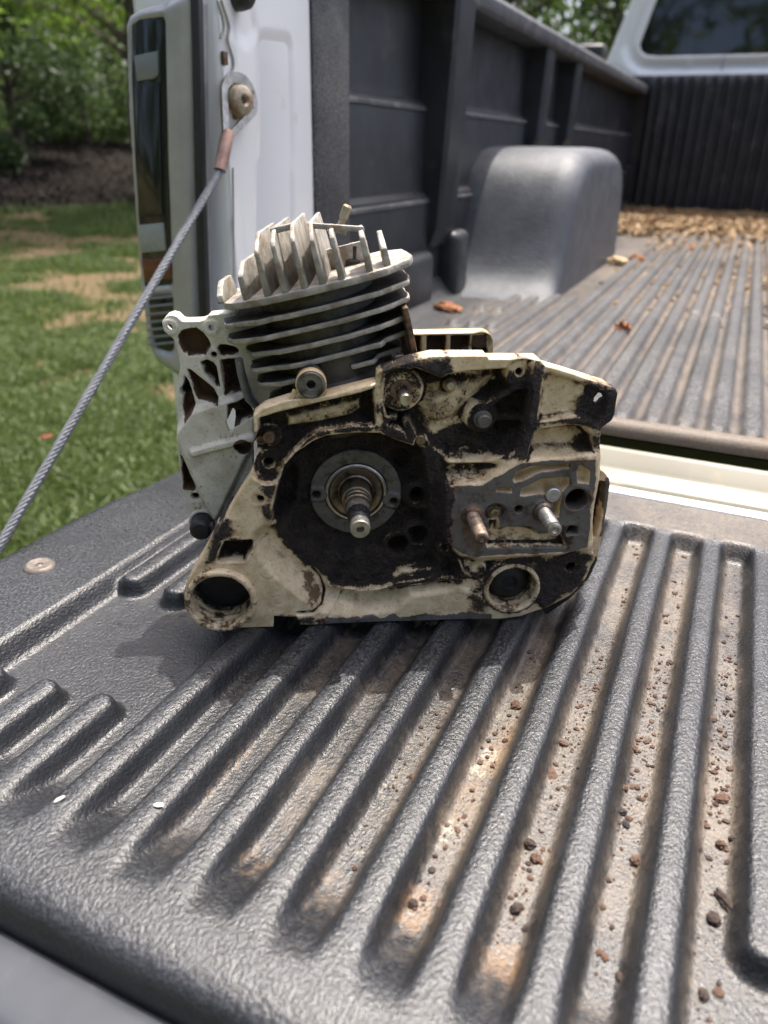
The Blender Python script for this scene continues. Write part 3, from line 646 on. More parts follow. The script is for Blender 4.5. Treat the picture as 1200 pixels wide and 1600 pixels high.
# corner pillar of the bed: rear face and the inner jamb that carries the cable bolt
post = put(bpy.data.objects.new('corner_pillar', None), truck); post.location = (-.475-.28, .68-1.9, .85)
def pp(o): o.parent = post; o.location = (.475, -.68, 0); return o
jamb = lambda a, b, d: np.stack([-.475-d, a, b], 1)
J = [(.684, -.10), (.852, -.10), (.852, .50), (.684, .50)]
groove = [(0.6876,0.3963),(0.6941,0.3848),(0.7001,0.3755),(0.6907,0.3658),(0.7007,0.3550),(0.7025,0.3430),(0.6898,0.3347),(0.6855,0.3249),(0.6810,0.3059)]
groove2 = [(0.6806,0.3953),(0.6880,0.3841),(0.6908,0.3744),(0.6826,0.3660)]
pp(relief('inner_jamb', J, [
    ('R', [(0.7570,0.3695),(0.8045,0.3720),(0.8034,0.2634),(0.7469,0.2638)], .0035, .012), ('R', [(0.7409,0.2529),(0.7984,0.2518),(0.7901,0.0742),(0.7246,0.0870)], .0045, .012),
    ('R', [(0.7156,0.4002),(0.7353,0.4030),(0.7419,0.3803),(0.7262,0.3696),(0.7104,0.3741)], .002, .008),
    ('A', ('l', groove, .0022), .003, .002), ('A', ('l', groove2, .0016), .003, .0015), ('A', ('l', [(.697, .245), (.699, .02)], .0012), .0015, .001),
    ('P', [(0.6764,0.3643),(0.6908,0.3669),(0.6954,0.3545),(0.6882,0.3461),(0.6756,0.3430)], .006, .004)], .0022, jamb, M_white, None, .02, (), (), 2))
rear = lambda a, b, d: np.stack([a, .679+d, b], 1)
pp(relief('rear_face', [(-.572, -.14), (-.4775, -.14), (-.4775, .50), (-.572, .50)], [], .006, rear, M_white, None, .14, (), (), 1, edge=.006))
def smooth(P, k=6):
    P = np.array(P); t_ = np.linspace(0, len(P)-1, (len(P)-1)*k+1); Q = np.stack([np.interp(t_, range(len(P)), P[:, i]) for i in (0, 1)], 1)
    for _ in range(3): Q[2:-2] = (Q[:-4]+Q[1:-3]+Q[2:-2]+Q[3:-1]+Q[4:])/5
    return [tuple(q) for q in Q]
m = MB(); m.tube([(-.4744, a_, b_) for a_, b_ in smooth(groove)], .0011, 8); m.tube([(-.4744, a_, b_) for a_, b_ in smooth(groove2)], .0010, 8); m.tube([(-.4742, a_, b_) for a_, b_ in [(0.6889,0.2573),(0.6851,0.2173),(0.6784,0.1622),(0.6734,0.1106)]], .0008, 6)
pp(m.obj('seam_sealer', simple('grey_seam_sealer', (.34, .325, .28), .7), None, True))
# rust spot plate, striker and cable eye
q = (0.6868,0.3506)
m = MB(); m.box((-.4745, q[0], q[1]), (.004, .007, .011), .001); pp(m.obj('rusty_stud', M_rust, None, True))
q = (0.7137,0.4017)
m = MB(); m.lathe([(.0001, .017), (.007, .016), (.0105, .012), (.012, .004), (.012, -.002)], (-.4745, q[0], q[1]+.001), (1, 0, 0), 28); pp(m.obj('rubber_bumper', M_rub, None, True))

# support cable
cb = put(bpy.data.objects.new('support_cable', None), truck)
e0 = (0.6963,0.3163)
cb.location = (-.462-.28, e0[0]-1.9, e0[1]+.85)
def cp(o): o.parent = cb; o.location = (.462, -e0[0], -e0[1]); return o
ax = Vector((1, -.25, .05)).normalized(); c0 = Vector((-.470, e0[0]+.002, e0[1]))
m = MB(); m.lathe([(.006, -.010), (.006, -.002), (.011, -.002), (.0135, .0), (.0135, .006), (.0125, .0085), (.010, .010), (.0055, .0102), (.0035, .0085), (.003, .004), (.0001, .004)], c0, ax, 36); cp(m.obj('bolt', M_bolt, None, True))
m = MB(); m.lathe([(.007, -.0065), (.016, -.006), (.0165, -.0045), (.007, -.004)], c0, ax, 36, True); cp(m.obj('rusty_washer', M_bolt, None, True))
s1 = (0.6749,0.2878); s2 = (0.6571,0.2547); s3 = (0.2995,-0.0343)
S1 = Vector((-.468, s1[0], s1[1])); S2 = Vector((-.468, s2[0], s2[1])); S3 = Vector((-.470, s3[0], s3[1]))
dv = (S2-S1).normalized(); sdv = ax.cross(dv).normalized(); cc = c0+ax*.001
def loop(side_, off):
    P = []
    for t_ in np.linspace(0, 1, 14):
        a = math.pi*.5*t_ ; 
        up_ = -dv
        P.append(cc + (sdv*side_*math.cos(a)+up_*math.sin(a))*(.0195) + ax*off)
    P = P[::-1]; tail = S1 + sdv*side_*.0035 + ax*off*.3
    P += [P[-1].lerp(tail, t_) - sdv*side_*.0 for t_ in (.25, .5, .75, 1.0)]
    return P
for sd_ in (1, -1):
    P = loop(sd_, .0); m = MB()
    # flat strap: sweep a thin rectangle
    V = []; 
    for i, p_ in enumerate(P):
        tn = (P[min(i+1, len(P)-1)]-P[max(i-1, 0)]).normalized(); wv = tn.cross(ax).normalized(); hw = .0052-.0020*i/len(P)
        V += [p_+wv*hw+ax*.0016, p_-wv*hw+ax*.0016, p_-wv*hw-ax*.0016, p_+wv*hw-ax*.0016]
    F = [(i*4+j, i*4+(j+1) % 4, i*4+4+(j+1) % 4, i*4+4+j) for i in range(len(P)-1) for j in range(4)] + [(0, 1, 2, 3), tuple(range(len(V)-4, len(V)))]
    m.add(V, F); cp(m.obj('eye_strap', M_steel, None, True))
m = MB(); m.tube([S1-dv*.002, S1+dv*.001, S1.lerp(S2, .5), S2-dv*.001], [.0052, .0062, .0064, .0060], 16); cp(m.obj('crimp_sleeve', M_copper, None, True))
m = MB(); L = (S3-S2).length; nL = 90
for h_ in range(6):
    P = []
    for i in range(nL+1):
        q = i/nL; c_ = S2.lerp(S3, q); a = 2*math.pi*(h_/6+q*L/.030); P.append(c_+(sdv*math.cos(a)+ax*math.sin(a))*.0025)
    m.tube(P, .0018, 5)
m.tube([S2, S3], .002, 6); cp(m.obj('wire_rope', M_cable, None, True, 80))

# tail light
tlp = put(bpy.data.objects.new('tail_light', None), truck); tlp.location = (-.55-.28, .66-1.9, .22+.85)
def lp(o): o.parent = tlp; o.location = (.55, -.66, -.22); return o
YL = .655
tlm = lambda a, b, d: np.stack([a, YL+d+.10*np.maximum(-.545-a, 0), b], 1)
bez = [(-0.5646,0.3757),(-0.5587,0.3836),(-0.5446,0.3879),(-0.5179,0.3917),(-0.4930,0.3992),(-0.4860,0.4007),(-0.4849,0.3922),(-0.4868,0.3634),(-0.4976,0.2356),(-0.5044,0.1242),(-0.5085,0.0554),(-0.5224,0.0450),(-0.5483,0.0466),(-0.5736,0.0558),(-0.5851,0.0746),(-0.5864,0.1233),(-0.5814,0.2080),(-0.5740,0.3019)]
lens = [(-0.5567,0.3775),(-0.5456,0.3816),(-0.5149,0.3829),(-0.5133,0.3789),(-0.5186,0.3338),(-0.5265,0.2576),(-0.5303,0.1984),(-0.5336,0.1542),(-0.5334,0.1426),(-0.5801,0.1360),(-0.5787,0.1831),(-0.5725,0.2623),(-0.5646,0.3344)]
low = [(-0.5785,0.1294),(-0.5382,0.1376),(-0.5353,0.1280),(-0.5387,0.0743),(-0.5526,0.0670),(-0.5751,0.0700),(-0.5800,0.0964)]
lp(relief('bezel', bez, [('P', lens, .006, .003), ('P', low, .006, .003), ('R', [(-0.5089,0.3956),(-0.4860,0.4007),(-0.5170,0.0471),(-0.5434,0.0436)], -.003, .006)], .0016, tlm, M_bezel, None, .06, (), (), 2, edge=.006))
def panel(name, P, mat, d0, th, bev=.001):
    m = MB(); m.prism([(a, b) for a, b in P], XA, ZA, YA, YL+d0, YL+d0+th, bev)
    m.v = [(x, y+.10*max(-.545-x, 0), z) for x, y, z in m.v]; return lp(m.obj(name, mat, None, True))
panel('smoked_lens', inset(lens, .001), M_lens, .0025, .004)
panel('reflector', [(-0.5557,0.3515),(-0.5267,0.3550),(-0.5288,0.3355),(-0.5344,0.3324),(-0.5552,0.3306)], M_refl, .0005, .004)
panel('inner_lens', [(-0.5590,0.3264),(-0.5533,0.3284),(-0.5281,0.3297),(-0.5399,0.2221),(-0.5396,0.2131),(-0.5747,0.2084)], M_lens, .0003, .004, .0015)
panel('pale_reflector', [(-0.5750,0.2009),(-0.5407,0.2052),(-0.5411,0.1779),(-0.5769,0.1730)], M_refl_l, .0005, .004)
panel('amber_reflector', [(-0.5770,0.1665),(-0.5378,0.1718),(-0.5357,0.1502),(-0.5764,0.1430)], M_amber, .0006, .004)
panel('lower_lens', inset(low, .0008), M_lens, .004, .004)
for i in range(7):
    y_ = 468+i*12; P_ = [(-0.5349,0.3944),(-0.5008,0.3929)]
    a = [(-0.5756,0.1257),(-0.5355,0.1326),(-0.5833,0.0748),(-0.5384,0.0834)]
    f_ = i/6; l = np.array(a[0])*(1-f_)+np.array(a[2])*f_; r_ = np.array(a[1])*(1-f_)+np.array(a[3])*f_
    m = MB(); m.box(((l[0]+r_[0])/2, YL+.002+.06*max(-.545-l[0], 0), (l[1]+r_[1])/2), (abs(r_[0]-l[0])-.003, .006, .0028), .001, Matrix.Rotation(math.atan2(-(r_[1]-l[1]), r_[0]-l[0]), 3, 'Y')); lp(m.obj('lens_rib', M_refl, None, True))
m = MB(); m.prism([(-0.4838,0.4015),(-0.4743,0.4011),(-0.4805,0.3179),(-0.4869,0.2360),(-0.4938,0.1252),(-0.4971,0.0426),(-0.5092,0.0410),(-0.5044,0.1242),(-0.4969,0.2356),(-0.4861,0.3634)], XA, ZA, YA, .6535, .6615, .002); lp(m.obj('seal_strip', M_seal, None, True))

# ---------------------------------------------------------------- the engine
EO = (-0.16057, 0.38064, 0.0)
ENG = empty('chainsaw_engine', EO, math.radians(29.0), 'greasy old chainsaw engine block with finned cylinder standing on the tailgate', 'engine')
emap = lambda a, b, d: np.stack([a, d, b], 1)*.001
UZ = lambda q, d: (q[0]*.001, d*.001, q[1]*.001)

out = [(-81.4,141.2),(-75.1,146.0),(-61.3,150.3),(-40.9,152.4),(-11.8,159.6),(-11.5,164.7),(-9.1,166.9),(7.2,172.6),(19.3,175.1),(49.9,175.0),(50.8,173.2),(80.1,173.0),(83.1,169.4),(96.5,165.6),(125.6,156.8),(127.6,153.7),(127.7,140.6),(125.6,136.6),(120.2,131.5),(121.7,123.5),(122.9,112.8),(123.6,99.8),(122.7,80.3),(123.2,71.4),(128.1,48.4),(130.2,42.8),(126.6,28.5),(116.8,15.6),(101.8,7.2),(85.2,0.8),(71.5,-0.7),(56.4,-0.2),(-5.0,0.2),(-46.7,-0.2),(-59.9,0.3),(-61.4,6.3),(-76.0,7.4),(-76.8,-1.0),(-89.9,-1.0),(-102.1,-1.0),(-110.2,-0.2),(-120.8,3.2),(-127.5,9.3),(-130.7,17.6),(-131.0,27.0),(-126.6,36.2),(-117.5,50.9),(-109.4,65.7),(-99.5,81.0),(-93.2,91.4),(-86.6,101.5),(-83.7,107.6),(-80.6,116.0),(-81.5,126.2)]
P1 = [(-78.4,140.2),(-66.5,144.0),(-20.8,154.7),(-13.3,157.4),(-11.9,153.2),(-9.9,137.5),(-11.4,134.6),(-24.6,135.4),(-44.2,132.2),(-51.1,128.5),(-59.1,120.4),(-67.9,111.0),(-71.1,105.6),(-76.6,103.5),(-82.5,104.7),(-82.4,110.1),(-79.7,115.4),(-79.7,127.0),(-79.2,138.2)]
P2 = [(-71.1,91.7),(-69.6,99.2),(-65.4,110.9),(-58.8,118.8),(-48.7,125.8),(-41.3,129.2),(-23.6,130.9),(-9.6,130.3),(-0.6,126.3),(7.8,123.4),(15.4,120.1),(21.3,116.0),(25.1,108.2),(27.2,97.3),(28.5,78.9),(29.1,59.0),(28.8,41.1),(16.7,38.6),(5.7,36.6),(-1.5,28.8),(-11.6,25.8),(-23.1,24.8),(-34.9,26.1),(-43.3,29.3),(-50.8,36.1),(-59.8,43.7),(-66.9,53.0),(-71.2,61.6),(-73.8,72.7),(-74.2,81.3)]
P4 = [(-8.5,155.9),(-5.8,163.2),(-0.1,166.1),(9.9,169.0),(24.6,163.1),(28.1,164.9),(40.0,167.0),(64.0,168.4),(74.8,167.6),(76.8,159.0),(76.4,137.6),(74.3,124.1),(71.4,117.7),(66.4,118.2),(49.0,118.4),(29.5,119.5),(21.8,121.2),(13.3,125.7),(1.9,132.2),(-5.2,134.6),(-7.6,144.6)]
P7 = [(79.2,129.9),(84.5,132.8),(103.9,134.8),(109.9,134.3),(115.7,128.1),(119.3,117.1),(102.0,114.7),(76.8,112.3),(78.8,119.5)]
pad = [(31.0,97.3),(37.7,98.3),(51.6,98.7),(73.6,112.0),(86.3,113.5),(118.9,114.1),(120.9,102.1),(120.5,82.8),(121.3,74.6),(121.9,54.8),(110.8,51.6),(78.0,50.7),(53.1,50.0),(42.1,52.1),(34.8,57.7),(32.2,66.1),(30.9,81.3)]
ear = [(79.6,158.2),(85.5,166.4),(97.0,163.4),(111.5,158.2),(120.1,154.7),(123.1,141.5),(117.0,134.9),(110.1,137.4),(102.3,138.4),(79.8,136.2)]
pa = [(70.0,101.4),(71.5,106.9),(80.4,110.3),(103.2,111.1),(103.7,108.2),(87.1,106.3),(76.2,100.9),(71.2,99.7)]
pb = [(75.6,91.2),(75.7,95.7),(87.6,101.9),(104.2,102.8),(105.4,97.9),(101.2,92.9),(101.2,76.2),(98.0,75.7),(96.6,85.6),(92.4,91.4),(87.6,91.9),(78.3,90.8)]
pc = [(60.1,94.9),(62.1,96.3),(70.0,95.8),(70.2,93.2),(61.3,93.7)]
pd_ = [(108.5,106.2),(109.9,110.9),(116.8,106.6),(117.0,97.9),(110.0,99.0)]
pe = [(57.0,74.9),(63.9,75.3),(64.8,67.9),(69.6,70.5),(84.7,69.6),(90.6,64.6),(99.2,65.6),(102.2,67.9),(106.7,59.4),(109.3,54.7),(58.0,55.7),(56.0,60.8),(57.7,66.7)]
legp = [(-103.4,62.4),(-87.6,62.7),(-86.2,60.7),(-86.6,56.7),(-92.0,47.4),(-109.4,47.7),(-107.0,55.2)]
bolt1 = (-73.7,126.6); hole1 = (-75.0,109.3); bolt1b = (-78.7,123.2)
pinb = (2.5,154.7)
armc = (49.7,137.9)
hcor = (70.8,163.7)
cc0 = (-22.7,85.6)
earh = [(114.8,148.1),(114.9,150.5),(117.0,153.1),(119.2,152.9),(120.3,150.5),(117.9,147.0),(116.1,146.8)]
studL = (46.9,78.9); studR = (90.5,80.9)
padh = (110.9,87.8); padh2 = (75.3,82.0); screwc = (61.2,79.2); disc = (95.6,91.3)
bR = (77.9,23.1); bL = (-108.3,21.1)
crn = (115.7,36.8)
h_a = (15.7,84.2); h_b = (16.7,56.2); h_c = (4.1,50.2); h_d = (5.1,106.8)
ops = [
    ('P', P1, 14, 2.0), ('P', [(-64.1,138.9),(-20.3,149.8),(-18.5,142.1),(-25.2,137.0),(-46.1,132.5),(-63.9,130.6)], 9.5, 3),
    ('R', ('c', bolt1, 6.5), 10, 2), ('R', ('c', hole1, 8), 10, 2), ('R', ('c', bolt1b, 4), 12, 1.5), ('P', ('c', hole1, 3), 22, 1),
    ('P', P4, 15, 2.5), ('P', [(11.2,144.4),(20.4,151.9),(42.0,162.5),(62.0,164.0),(52.3,151.7),(40.5,136.3),(27.0,125.2),(14.8,133.2)], 10, 7),
    ('R', [(18.9,131.7),(40.2,135.9),(53.7,129.0),(67.4,121.9),(52.5,115.2),(25.0,116.8)], 12, 5),
    ('R', ('c', pinb, 12.2), 5, 2.5),
    ('R', ('c', armc, 9.0), 5, 2.0), ('R', ('l', [(51.0,143.7),(60.1,150.5),(68.6,156.0)], 1.6), 4, 1.8), ('R', ('l', [(55.2,137.1),(66.0,137.2),(75.3,137.1)], 1.7), 6.5, 1.8),
    ('R', ('c', hcor, 9), 3.5, 2.0), ('P', ('c', (69.7,165.2), 2.0), 14, .7),
    ('R', ('l', [(72.6,125.9),(70.5,121.9),(69.6,117.3)], 2.2), 8, 3), ('R', ('c', (31.4,155.9), 3.2), 7, 1.2), ('R', ('c', (15.2,123.0), 3.6), 6, 1.5),
    ('R', ('l', [(-10.1,162.0),(-11.0,153.0),(-10.1,144.0),(-9.2,133.7)], 2.2), 2, 2), ('R', ('l', [(-8.2,138.0),(-0.8,138.4)], 1.2), 3, 1.5), ('R', ('l', [(6.2,135.7),(7.8,132.1),(9.4,128.9)], 2.2), 3, 1.5),
    ('P', P2, 20, 2.2), ('P', [(-71.7,94.0),(-59.9,108.4),(-57.2,97.2),(-59.8,78.8),(-69.7,68.4),(-75.9,71.0)], 27, 4),
    ('R', [(-77.6,60.1),(-69.3,66.7),(-55.7,55.0),(-37.5,45.2),(-4.5,44.3),(20.0,57.7),(30.6,62.0),(33.8,31.7),(7.6,28.1),(-1.9,18.1),(-22.3,14.8),(-43.3,19.5),(-67.8,44.2)], 13, 12),
    ('R', ('c', h_a, 9), 14, 2), ('P', ('c', h_a, 5.2), 26, 1.2), ('R', ('c', h_b, 10), 14, 2), ('P', ('c', h_b, 6.5), 26, 1.2), ('R', ('c', h_c, 9.2), 12.5, 2), ('P', ('c', h_c, 6.6), 26, 1.2), ('P', ('c', h_d, 8), 26, 3),
    ('R', [(15.9,121.1),(26.3,114.4),(29.8,91.6),(32.6,37.1),(30.2,35.3),(25.0,74.2),(20.7,100.3)], 7, 6),
    ('R', [(-2.5,22.1),(-1.0,27.8),(6.1,34.0),(29.3,35.6),(29.6,33.3),(11.9,26.1)], 6, 4),
    ('P', ear, 3.0, 2.0), ('P', P7, 7.5, 2.2), ('R', ('l', [(79.2,134.0),(88.6,135.2),(103.5,137.9),(112.5,135.8),(119.4,129.8)], 2.0), -1.5, 2.0),
    ('R', ('l', [(79.0,169.2),(79.0,153.9),(79.0,135.3),(76.7,124.1),(73.1,116.1),(69.1,112.7)], 3.0), -1.0, 2.2),
    ('P', [(25.2,112.1),(70.6,111.6),(79.0,117.1),(86.5,109.4),(71.1,106.1),(56.0,98.6),(33.9,94.1),(27.5,99.1)], 9, 5),
    ('R', pad, -5, 7.0), ('R', pad, -5, 1.2),
    ('P', pa, 3, 1.3), ('P', pb, 3, 1.3), ('P', pc, 0, 1.0), ('P', pd_, 1, 1.2), ('P', pe, 1.5, 1.5),
    ('P', ('c', padh, 7.0), 16, 1.6), ('P', ('c', padh2, 2.3), 6, .8), ('P', ('c', screwc, 7.0), -1, 1.5), ('R', ('c', studL, 6.2), -6.0, 1.5), ('R', ('c', studR, 6.4), -6.5, 1.5), ('P', ('c', disc, 4.9), -3.0, .5),
    ('P', [(108.4,70.2),(113.9,69.4),(114.6,64.0),(107.0,64.2),(107.6,67.8)], 4, 1.2),
    ('P', [(28.5,66.2),(33.3,56.4),(43.7,47.6),(53.7,44.8),(52.5,31.0),(45.5,36.3),(41.7,43.9),(29.7,43.0),(27.9,46.8)], 4, 2.5),
    ('P', [(54.9,44.1),(80.2,45.9),(89.3,43.8),(87.6,38.8),(72.1,37.3),(63.4,34.4),(56.0,28.3),(52.2,34.8)], 5, 3), ('R', ('c', (32.1,53.3), 4.2), 1, 1.5), ('P', ('c', (32.1,53.3), 2.0), 6, .8), ('R', ('c', (55.0,37.8), 4.5), 1, 1.5),
    ('R', ('c', bR, 20.5), 0, 3), ('R', ('c', crn, 12.5), 1.5, 3), ('P', ('c', crn, 3.3), 15, .8), ('P', ('c', bR, 17.0), 40, 1.4), ('P', ('c', bL, 19.0), 40, 1.4),
    ('P', legp, 13, 1.6), ('A', ('l', [(-86.7,54.7),(-83.1,57.6),(-77.7,60.4)], .55), .8, .5),
    ('A', ('ring', (-78.3,39.6), 5.2, .55), .7, .5), ('A', ('ring', (-72.9,18.8), 3.2, .5), .7, .5), ('A', ('ring', (-23.5,6.4), 3.0, .5), .7, .5), ('A', ('ring', (30.6,5.3), 3.2, .5), .7, .5), ('A', ('ring', (43.2,17.4), 2.8, .5), .7, .5), ('A', ('ring', (106.3,155.0), 5.0, .5), .6, .5),
    ('A', ('l', [(-51.3,34.7),(-46.2,27.5),(-43.5,17.8),(-45.3,12.1),(-51.5,8.9),(-60.5,8.7)], 1.3), 4, 1.0), ('A', ('l', [(-27.2,22.5),(-35.0,12.7),(-43.4,3.2)], .8), 2.0, .7),
    ('R', [(-21.8,20.9),(4.7,28.6),(31.3,32.0),(54.2,30.4),(61.5,18.0),(35.6,29.5),(2.7,24.9)], 1.5, 2),
    ('P', [(-41.3,27.5),(-21.7,22.1),(-1.2,24.7),(31.5,33.7),(54.5,31.5),(54.7,30.1),(31.6,31.8),(-1.1,21.8),(-23.4,18.7),(-44.2,22.8)], 6, 2),
    ('P', ('c', (-82.6,89.6), 3.6), 2.0, 1.0), ('P', ('c', (-80.3,89.6), 2.4), 7, .8),
]
masks = [
    (P2, 0, 1.15, 3.0), (P1, 0, .74, 2.0), ([(-33.2,138.8),(-19.4,142.7),(-11.7,153.8),(-9.4,132.2),(-19.3,130.3),(-33.3,132.5),(-46.2,128.5),(-59.4,118.1),(-69.8,106.3),(-81.0,102.1),(-80.3,116.2),(-65.1,124.5),(-56.0,129.7)], 0, 1.05, 4), ([(-63.6,138.4),(-20.3,149.2),(-19.3,143.1),(-33.2,137.0),(-46.1,133.5),(-62.9,131.6)], 0, -.55, 3.0),
    ([(-10.0,171.4),(27.9,174.2),(31.0,158.7),(12.5,154.4),(26.7,128.0),(8.2,118.6),(-10.8,123.7),(-9.1,159.0)], 0, .86, 4), (('c', pinb, 10), 0, -.5, 3),
    ([(41.7,140.8),(53.5,156.2),(67.0,165.6),(80.5,166.3),(81.4,136.5),(77.7,115.3),(32.4,116.0),(13.6,122.0),(27.8,129.9),(40.0,132.1)], 0, 1.2, 4), ([(30.0,159.4),(80.5,166.7),(83.3,140.4),(67.9,156.1),(52.5,160.1),(37.7,156.3)], 0, 1.0, 4),
    ([(12.2,145.5),(21.5,151.9),(34.2,151.8),(39.4,136.3),(24.9,125.2),(15.8,134.4)], 0, -.8, 5),
    (P4, 0, .34, 2), ([(24.6,118.8),(53.6,118.3),(31.5,103.5),(27.6,104.4)], 0, .50, 4), ([(25.2,107.1),(37.1,109.2),(56.3,104.2),(55.7,97.0),(31.2,96.3)], 0, .44, 4),
    ([(105.5,142.7),(108.9,157.3),(126.3,157.2),(129.4,142.5),(121.6,132.3),(100.4,134.9)], 0, 1.15, 4), ([(75.8,164.6),(125.3,158.7),(128.0,151.0),(102.6,158.8),(82.4,165.7)], 0, .6, 2), (P7, 1, .35, 3), ([(109.7,131.9),(121.1,131.7),(124.7,112.4),(102.4,111.9)], 0, .62, 5), (ear, 1, .36, 5),
    ([(19.9,120.8),(32.0,108.5),(37.0,48.3),(31.0,38.2),(26.8,40.7)], 0, 1.1, 3), ([(30.5,48.4),(46.6,50.7),(52.2,30.4),(10.9,27.0),(2.6,32.0)], 0, .72, 4),
    ([(92.1,41.0),(108.6,49.9),(129.2,46.5),(123.6,25.7),(100.1,6.8),(92.1,17.0)], 0, 1.0, 3), ([(53.6,39.9),(71.5,48.2),(102.9,49.2),(101.4,40.8),(76.4,39.6),(60.5,30.2)], 0, .8, 4), ([(53.9,35.1),(62.4,32.5),(64.8,3.1),(51.9,3.5),(48.1,16.1)], 0, .56, 4),
    ([(-42.1,29.2),(-1.5,30.7),(31.1,37.3),(53.9,35.1),(54.3,28.9),(31.5,27.7),(-1.3,23.1),(-38.2,21.5)], 0, .9, 3), ([(-71.2,7.2),(-42.5,6.1),(-42.6,-0.8),(-71.5,-0.7)], 0, .6, 3), ([(-49.1,4.4),(56.0,5.4),(66.8,4.0),(67.3,-2.1),(-49.2,-1.6)], 2, .92, 2.5),
    ([(-112.7,62.7),(-101.6,78.5),(-96.5,75.4),(-103.5,62.5),(-106.6,47.0),(-115.5,47.2)], 0, .70, 3), (legp, 0, 1.0, 2.5), ([(-83.3,114.4),(-66.4,122.1),(-67.6,93.8),(-75.7,81.3),(-82.2,100.2)], 0, .62, 5), ([(-79.3,85.6),(-68.1,81.1),(-50.1,33.7),(-57.9,40.9),(-72.9,59.5)], 0, .75, 4),
    ([(-57.9,40.9),(-42.1,33.5),(-43.2,12.0),(-58.8,10.1)], 1, .62, 6), ([(-98.7,102.6),(-74.9,98.0),(-80.6,59.7),(-100.8,46.8)], 1, .34, 6), (('c', bL, 25), 1, .45, 5), (('c', bL, 25), 2, .50, 3), (('c', bR, 21), 2, .75, 2),
    (pad, 2, 1.0, 1.0), (pa, 2, -1, .5), (pb, 2, -1, .5), (pc, 2, -1, .5), (pd_, 2, -1, .5), (pe, 2, -.85, 1.0), ([(41.0,86.2),(53.6,85.4),(56.8,57.1),(44.3,52.7),(38.9,69.5)], 1, .66, 5), ([(57.2,66.7),(108.2,63.0),(110.6,52.6),(58.3,52.3)], 1, .54, 4), (('c', padh, 8.5), 0, .7, 2), ([(100.7,71.5),(114.8,71.2),(115.9,62.8),(109.6,52.0),(103.3,58.3)], 0, .60, 3), ([(50.7,96.7),(59.9,97.7),(61.3,93.2),(53.0,92.8)], 1, .7, 4),
    ([(-80.9,137.7),(-80.0,114.4),(-83.4,106.4),(-98.2,83.9),(-111.0,64.9),(-113.7,69.3),(-85.5,108.4),(-82.5,122.3)], 2, .65, 2), ([(78.0,172.0),(82.7,169.4),(79.3,159.7),(76.2,160.9)], 2, .85, 1.5), (('l', [(78.1,136.0),(97.7,137.7),(107.3,137.6),(115.6,133.6)], 2.2), 0, .66, 1.5), (('l', [(78.4,160.9),(78.1,136.0),(75.8,120.0)], 3.0), 0, .52, 2), ([(9.8,169.7),(27.5,175.4),(49.2,175.3),(38.8,168.5),(24.5,164.9)], 1, .40, 4),
]
relief('crankcase', out, ops, .5, emap, M_cast, ENG, 15, masks, [earh], 1, (.34, .18, .30), 2.6, .18, 0.0, (pa, pb, pc, pd_))

def lathe(name, c, prof, mat, parent=ENG, n=40, smooth=True, closed=False):
    m = MB(); m.lathe([(r*.001, t*.001) for r, t in prof], UZ(c, 0), (0, 1, 0), n, closed); return m.obj(name, mat, parent, smooth, 30)
# bearing plate, seal and crankshaft
bp = relief('bearing_plate', ('c', cc0, 28.2), [('R', ('c', cc0, 60), 16, 1), ('P', ('c', cc0, 19.6), 19.5, .8), ('R', ('l', [(cc0[0]-26, cc0[1]-.5), (cc0[0]-22, cc0[1]-.5)], 4.2), 14.6, 1.2), ('R', ('l', [(cc0[0]+24.5, cc0[1]-6), (cc0[0]+21, cc0[1]-5)], 4.6), 14.6, 1.2), ('P', ('c', (cc0[0]-24.5, cc0[1]-.5), 2.5), 22, .6), ('P', ('c', (cc0[0]+23.5, cc0[1]-6), 2.3), 22, .6)], .45,
            emap, M_plate, ENG, 20)
lathe('oil_seal_ring', cc0, [(19.4, 19), (19.2, 15.6), (18.4, 15.0), (17.4, 15.2), (17.1, 18)], M_steel)
lathe('oil_seal', cc0, [(17.0, 17.0), (16.0, 16.2), (13.0, 16.6), (11.2, 17.8), (10.2, 17.0), (9.6, 18.5)], M_steel_b)
sh = [(9.4, 19), (9.4, 8), (9.1, 5), (8.2, 4.4), (8.2, 1.5), (7.7, .8), (7.7, -1.2), (8.3, -1.8), (8.3, -3.6), (7.6, -4.4), (7.3, -8)]
lathe('crankshaft', cc0, sh, M_steel_b)
s2_ = [(7.3, -8), (7.1, -12), (6.7, -13), (6.7, -14), (6.9, -14.6)]
cs2 = lathe('crankshaft_journal', cc0, s2_, M_steel)
lathe('crankshaft_taper', cc0, [(6.8, -14.4), (5.9, -26.4), (5.2, -27)], simple('dark_ground_steel', (.10, .10, .105), .3, .9, .1, 200))
lathe('crankshaft_tip', cc0, [(5.2, -26.8), (5.7, -27.4), (5.75, -33.2), (5.2, -34.0), (2.3, -34.05), (1.7, -32.8), (1.4, -29), (.01, -28.8)], M_steel)
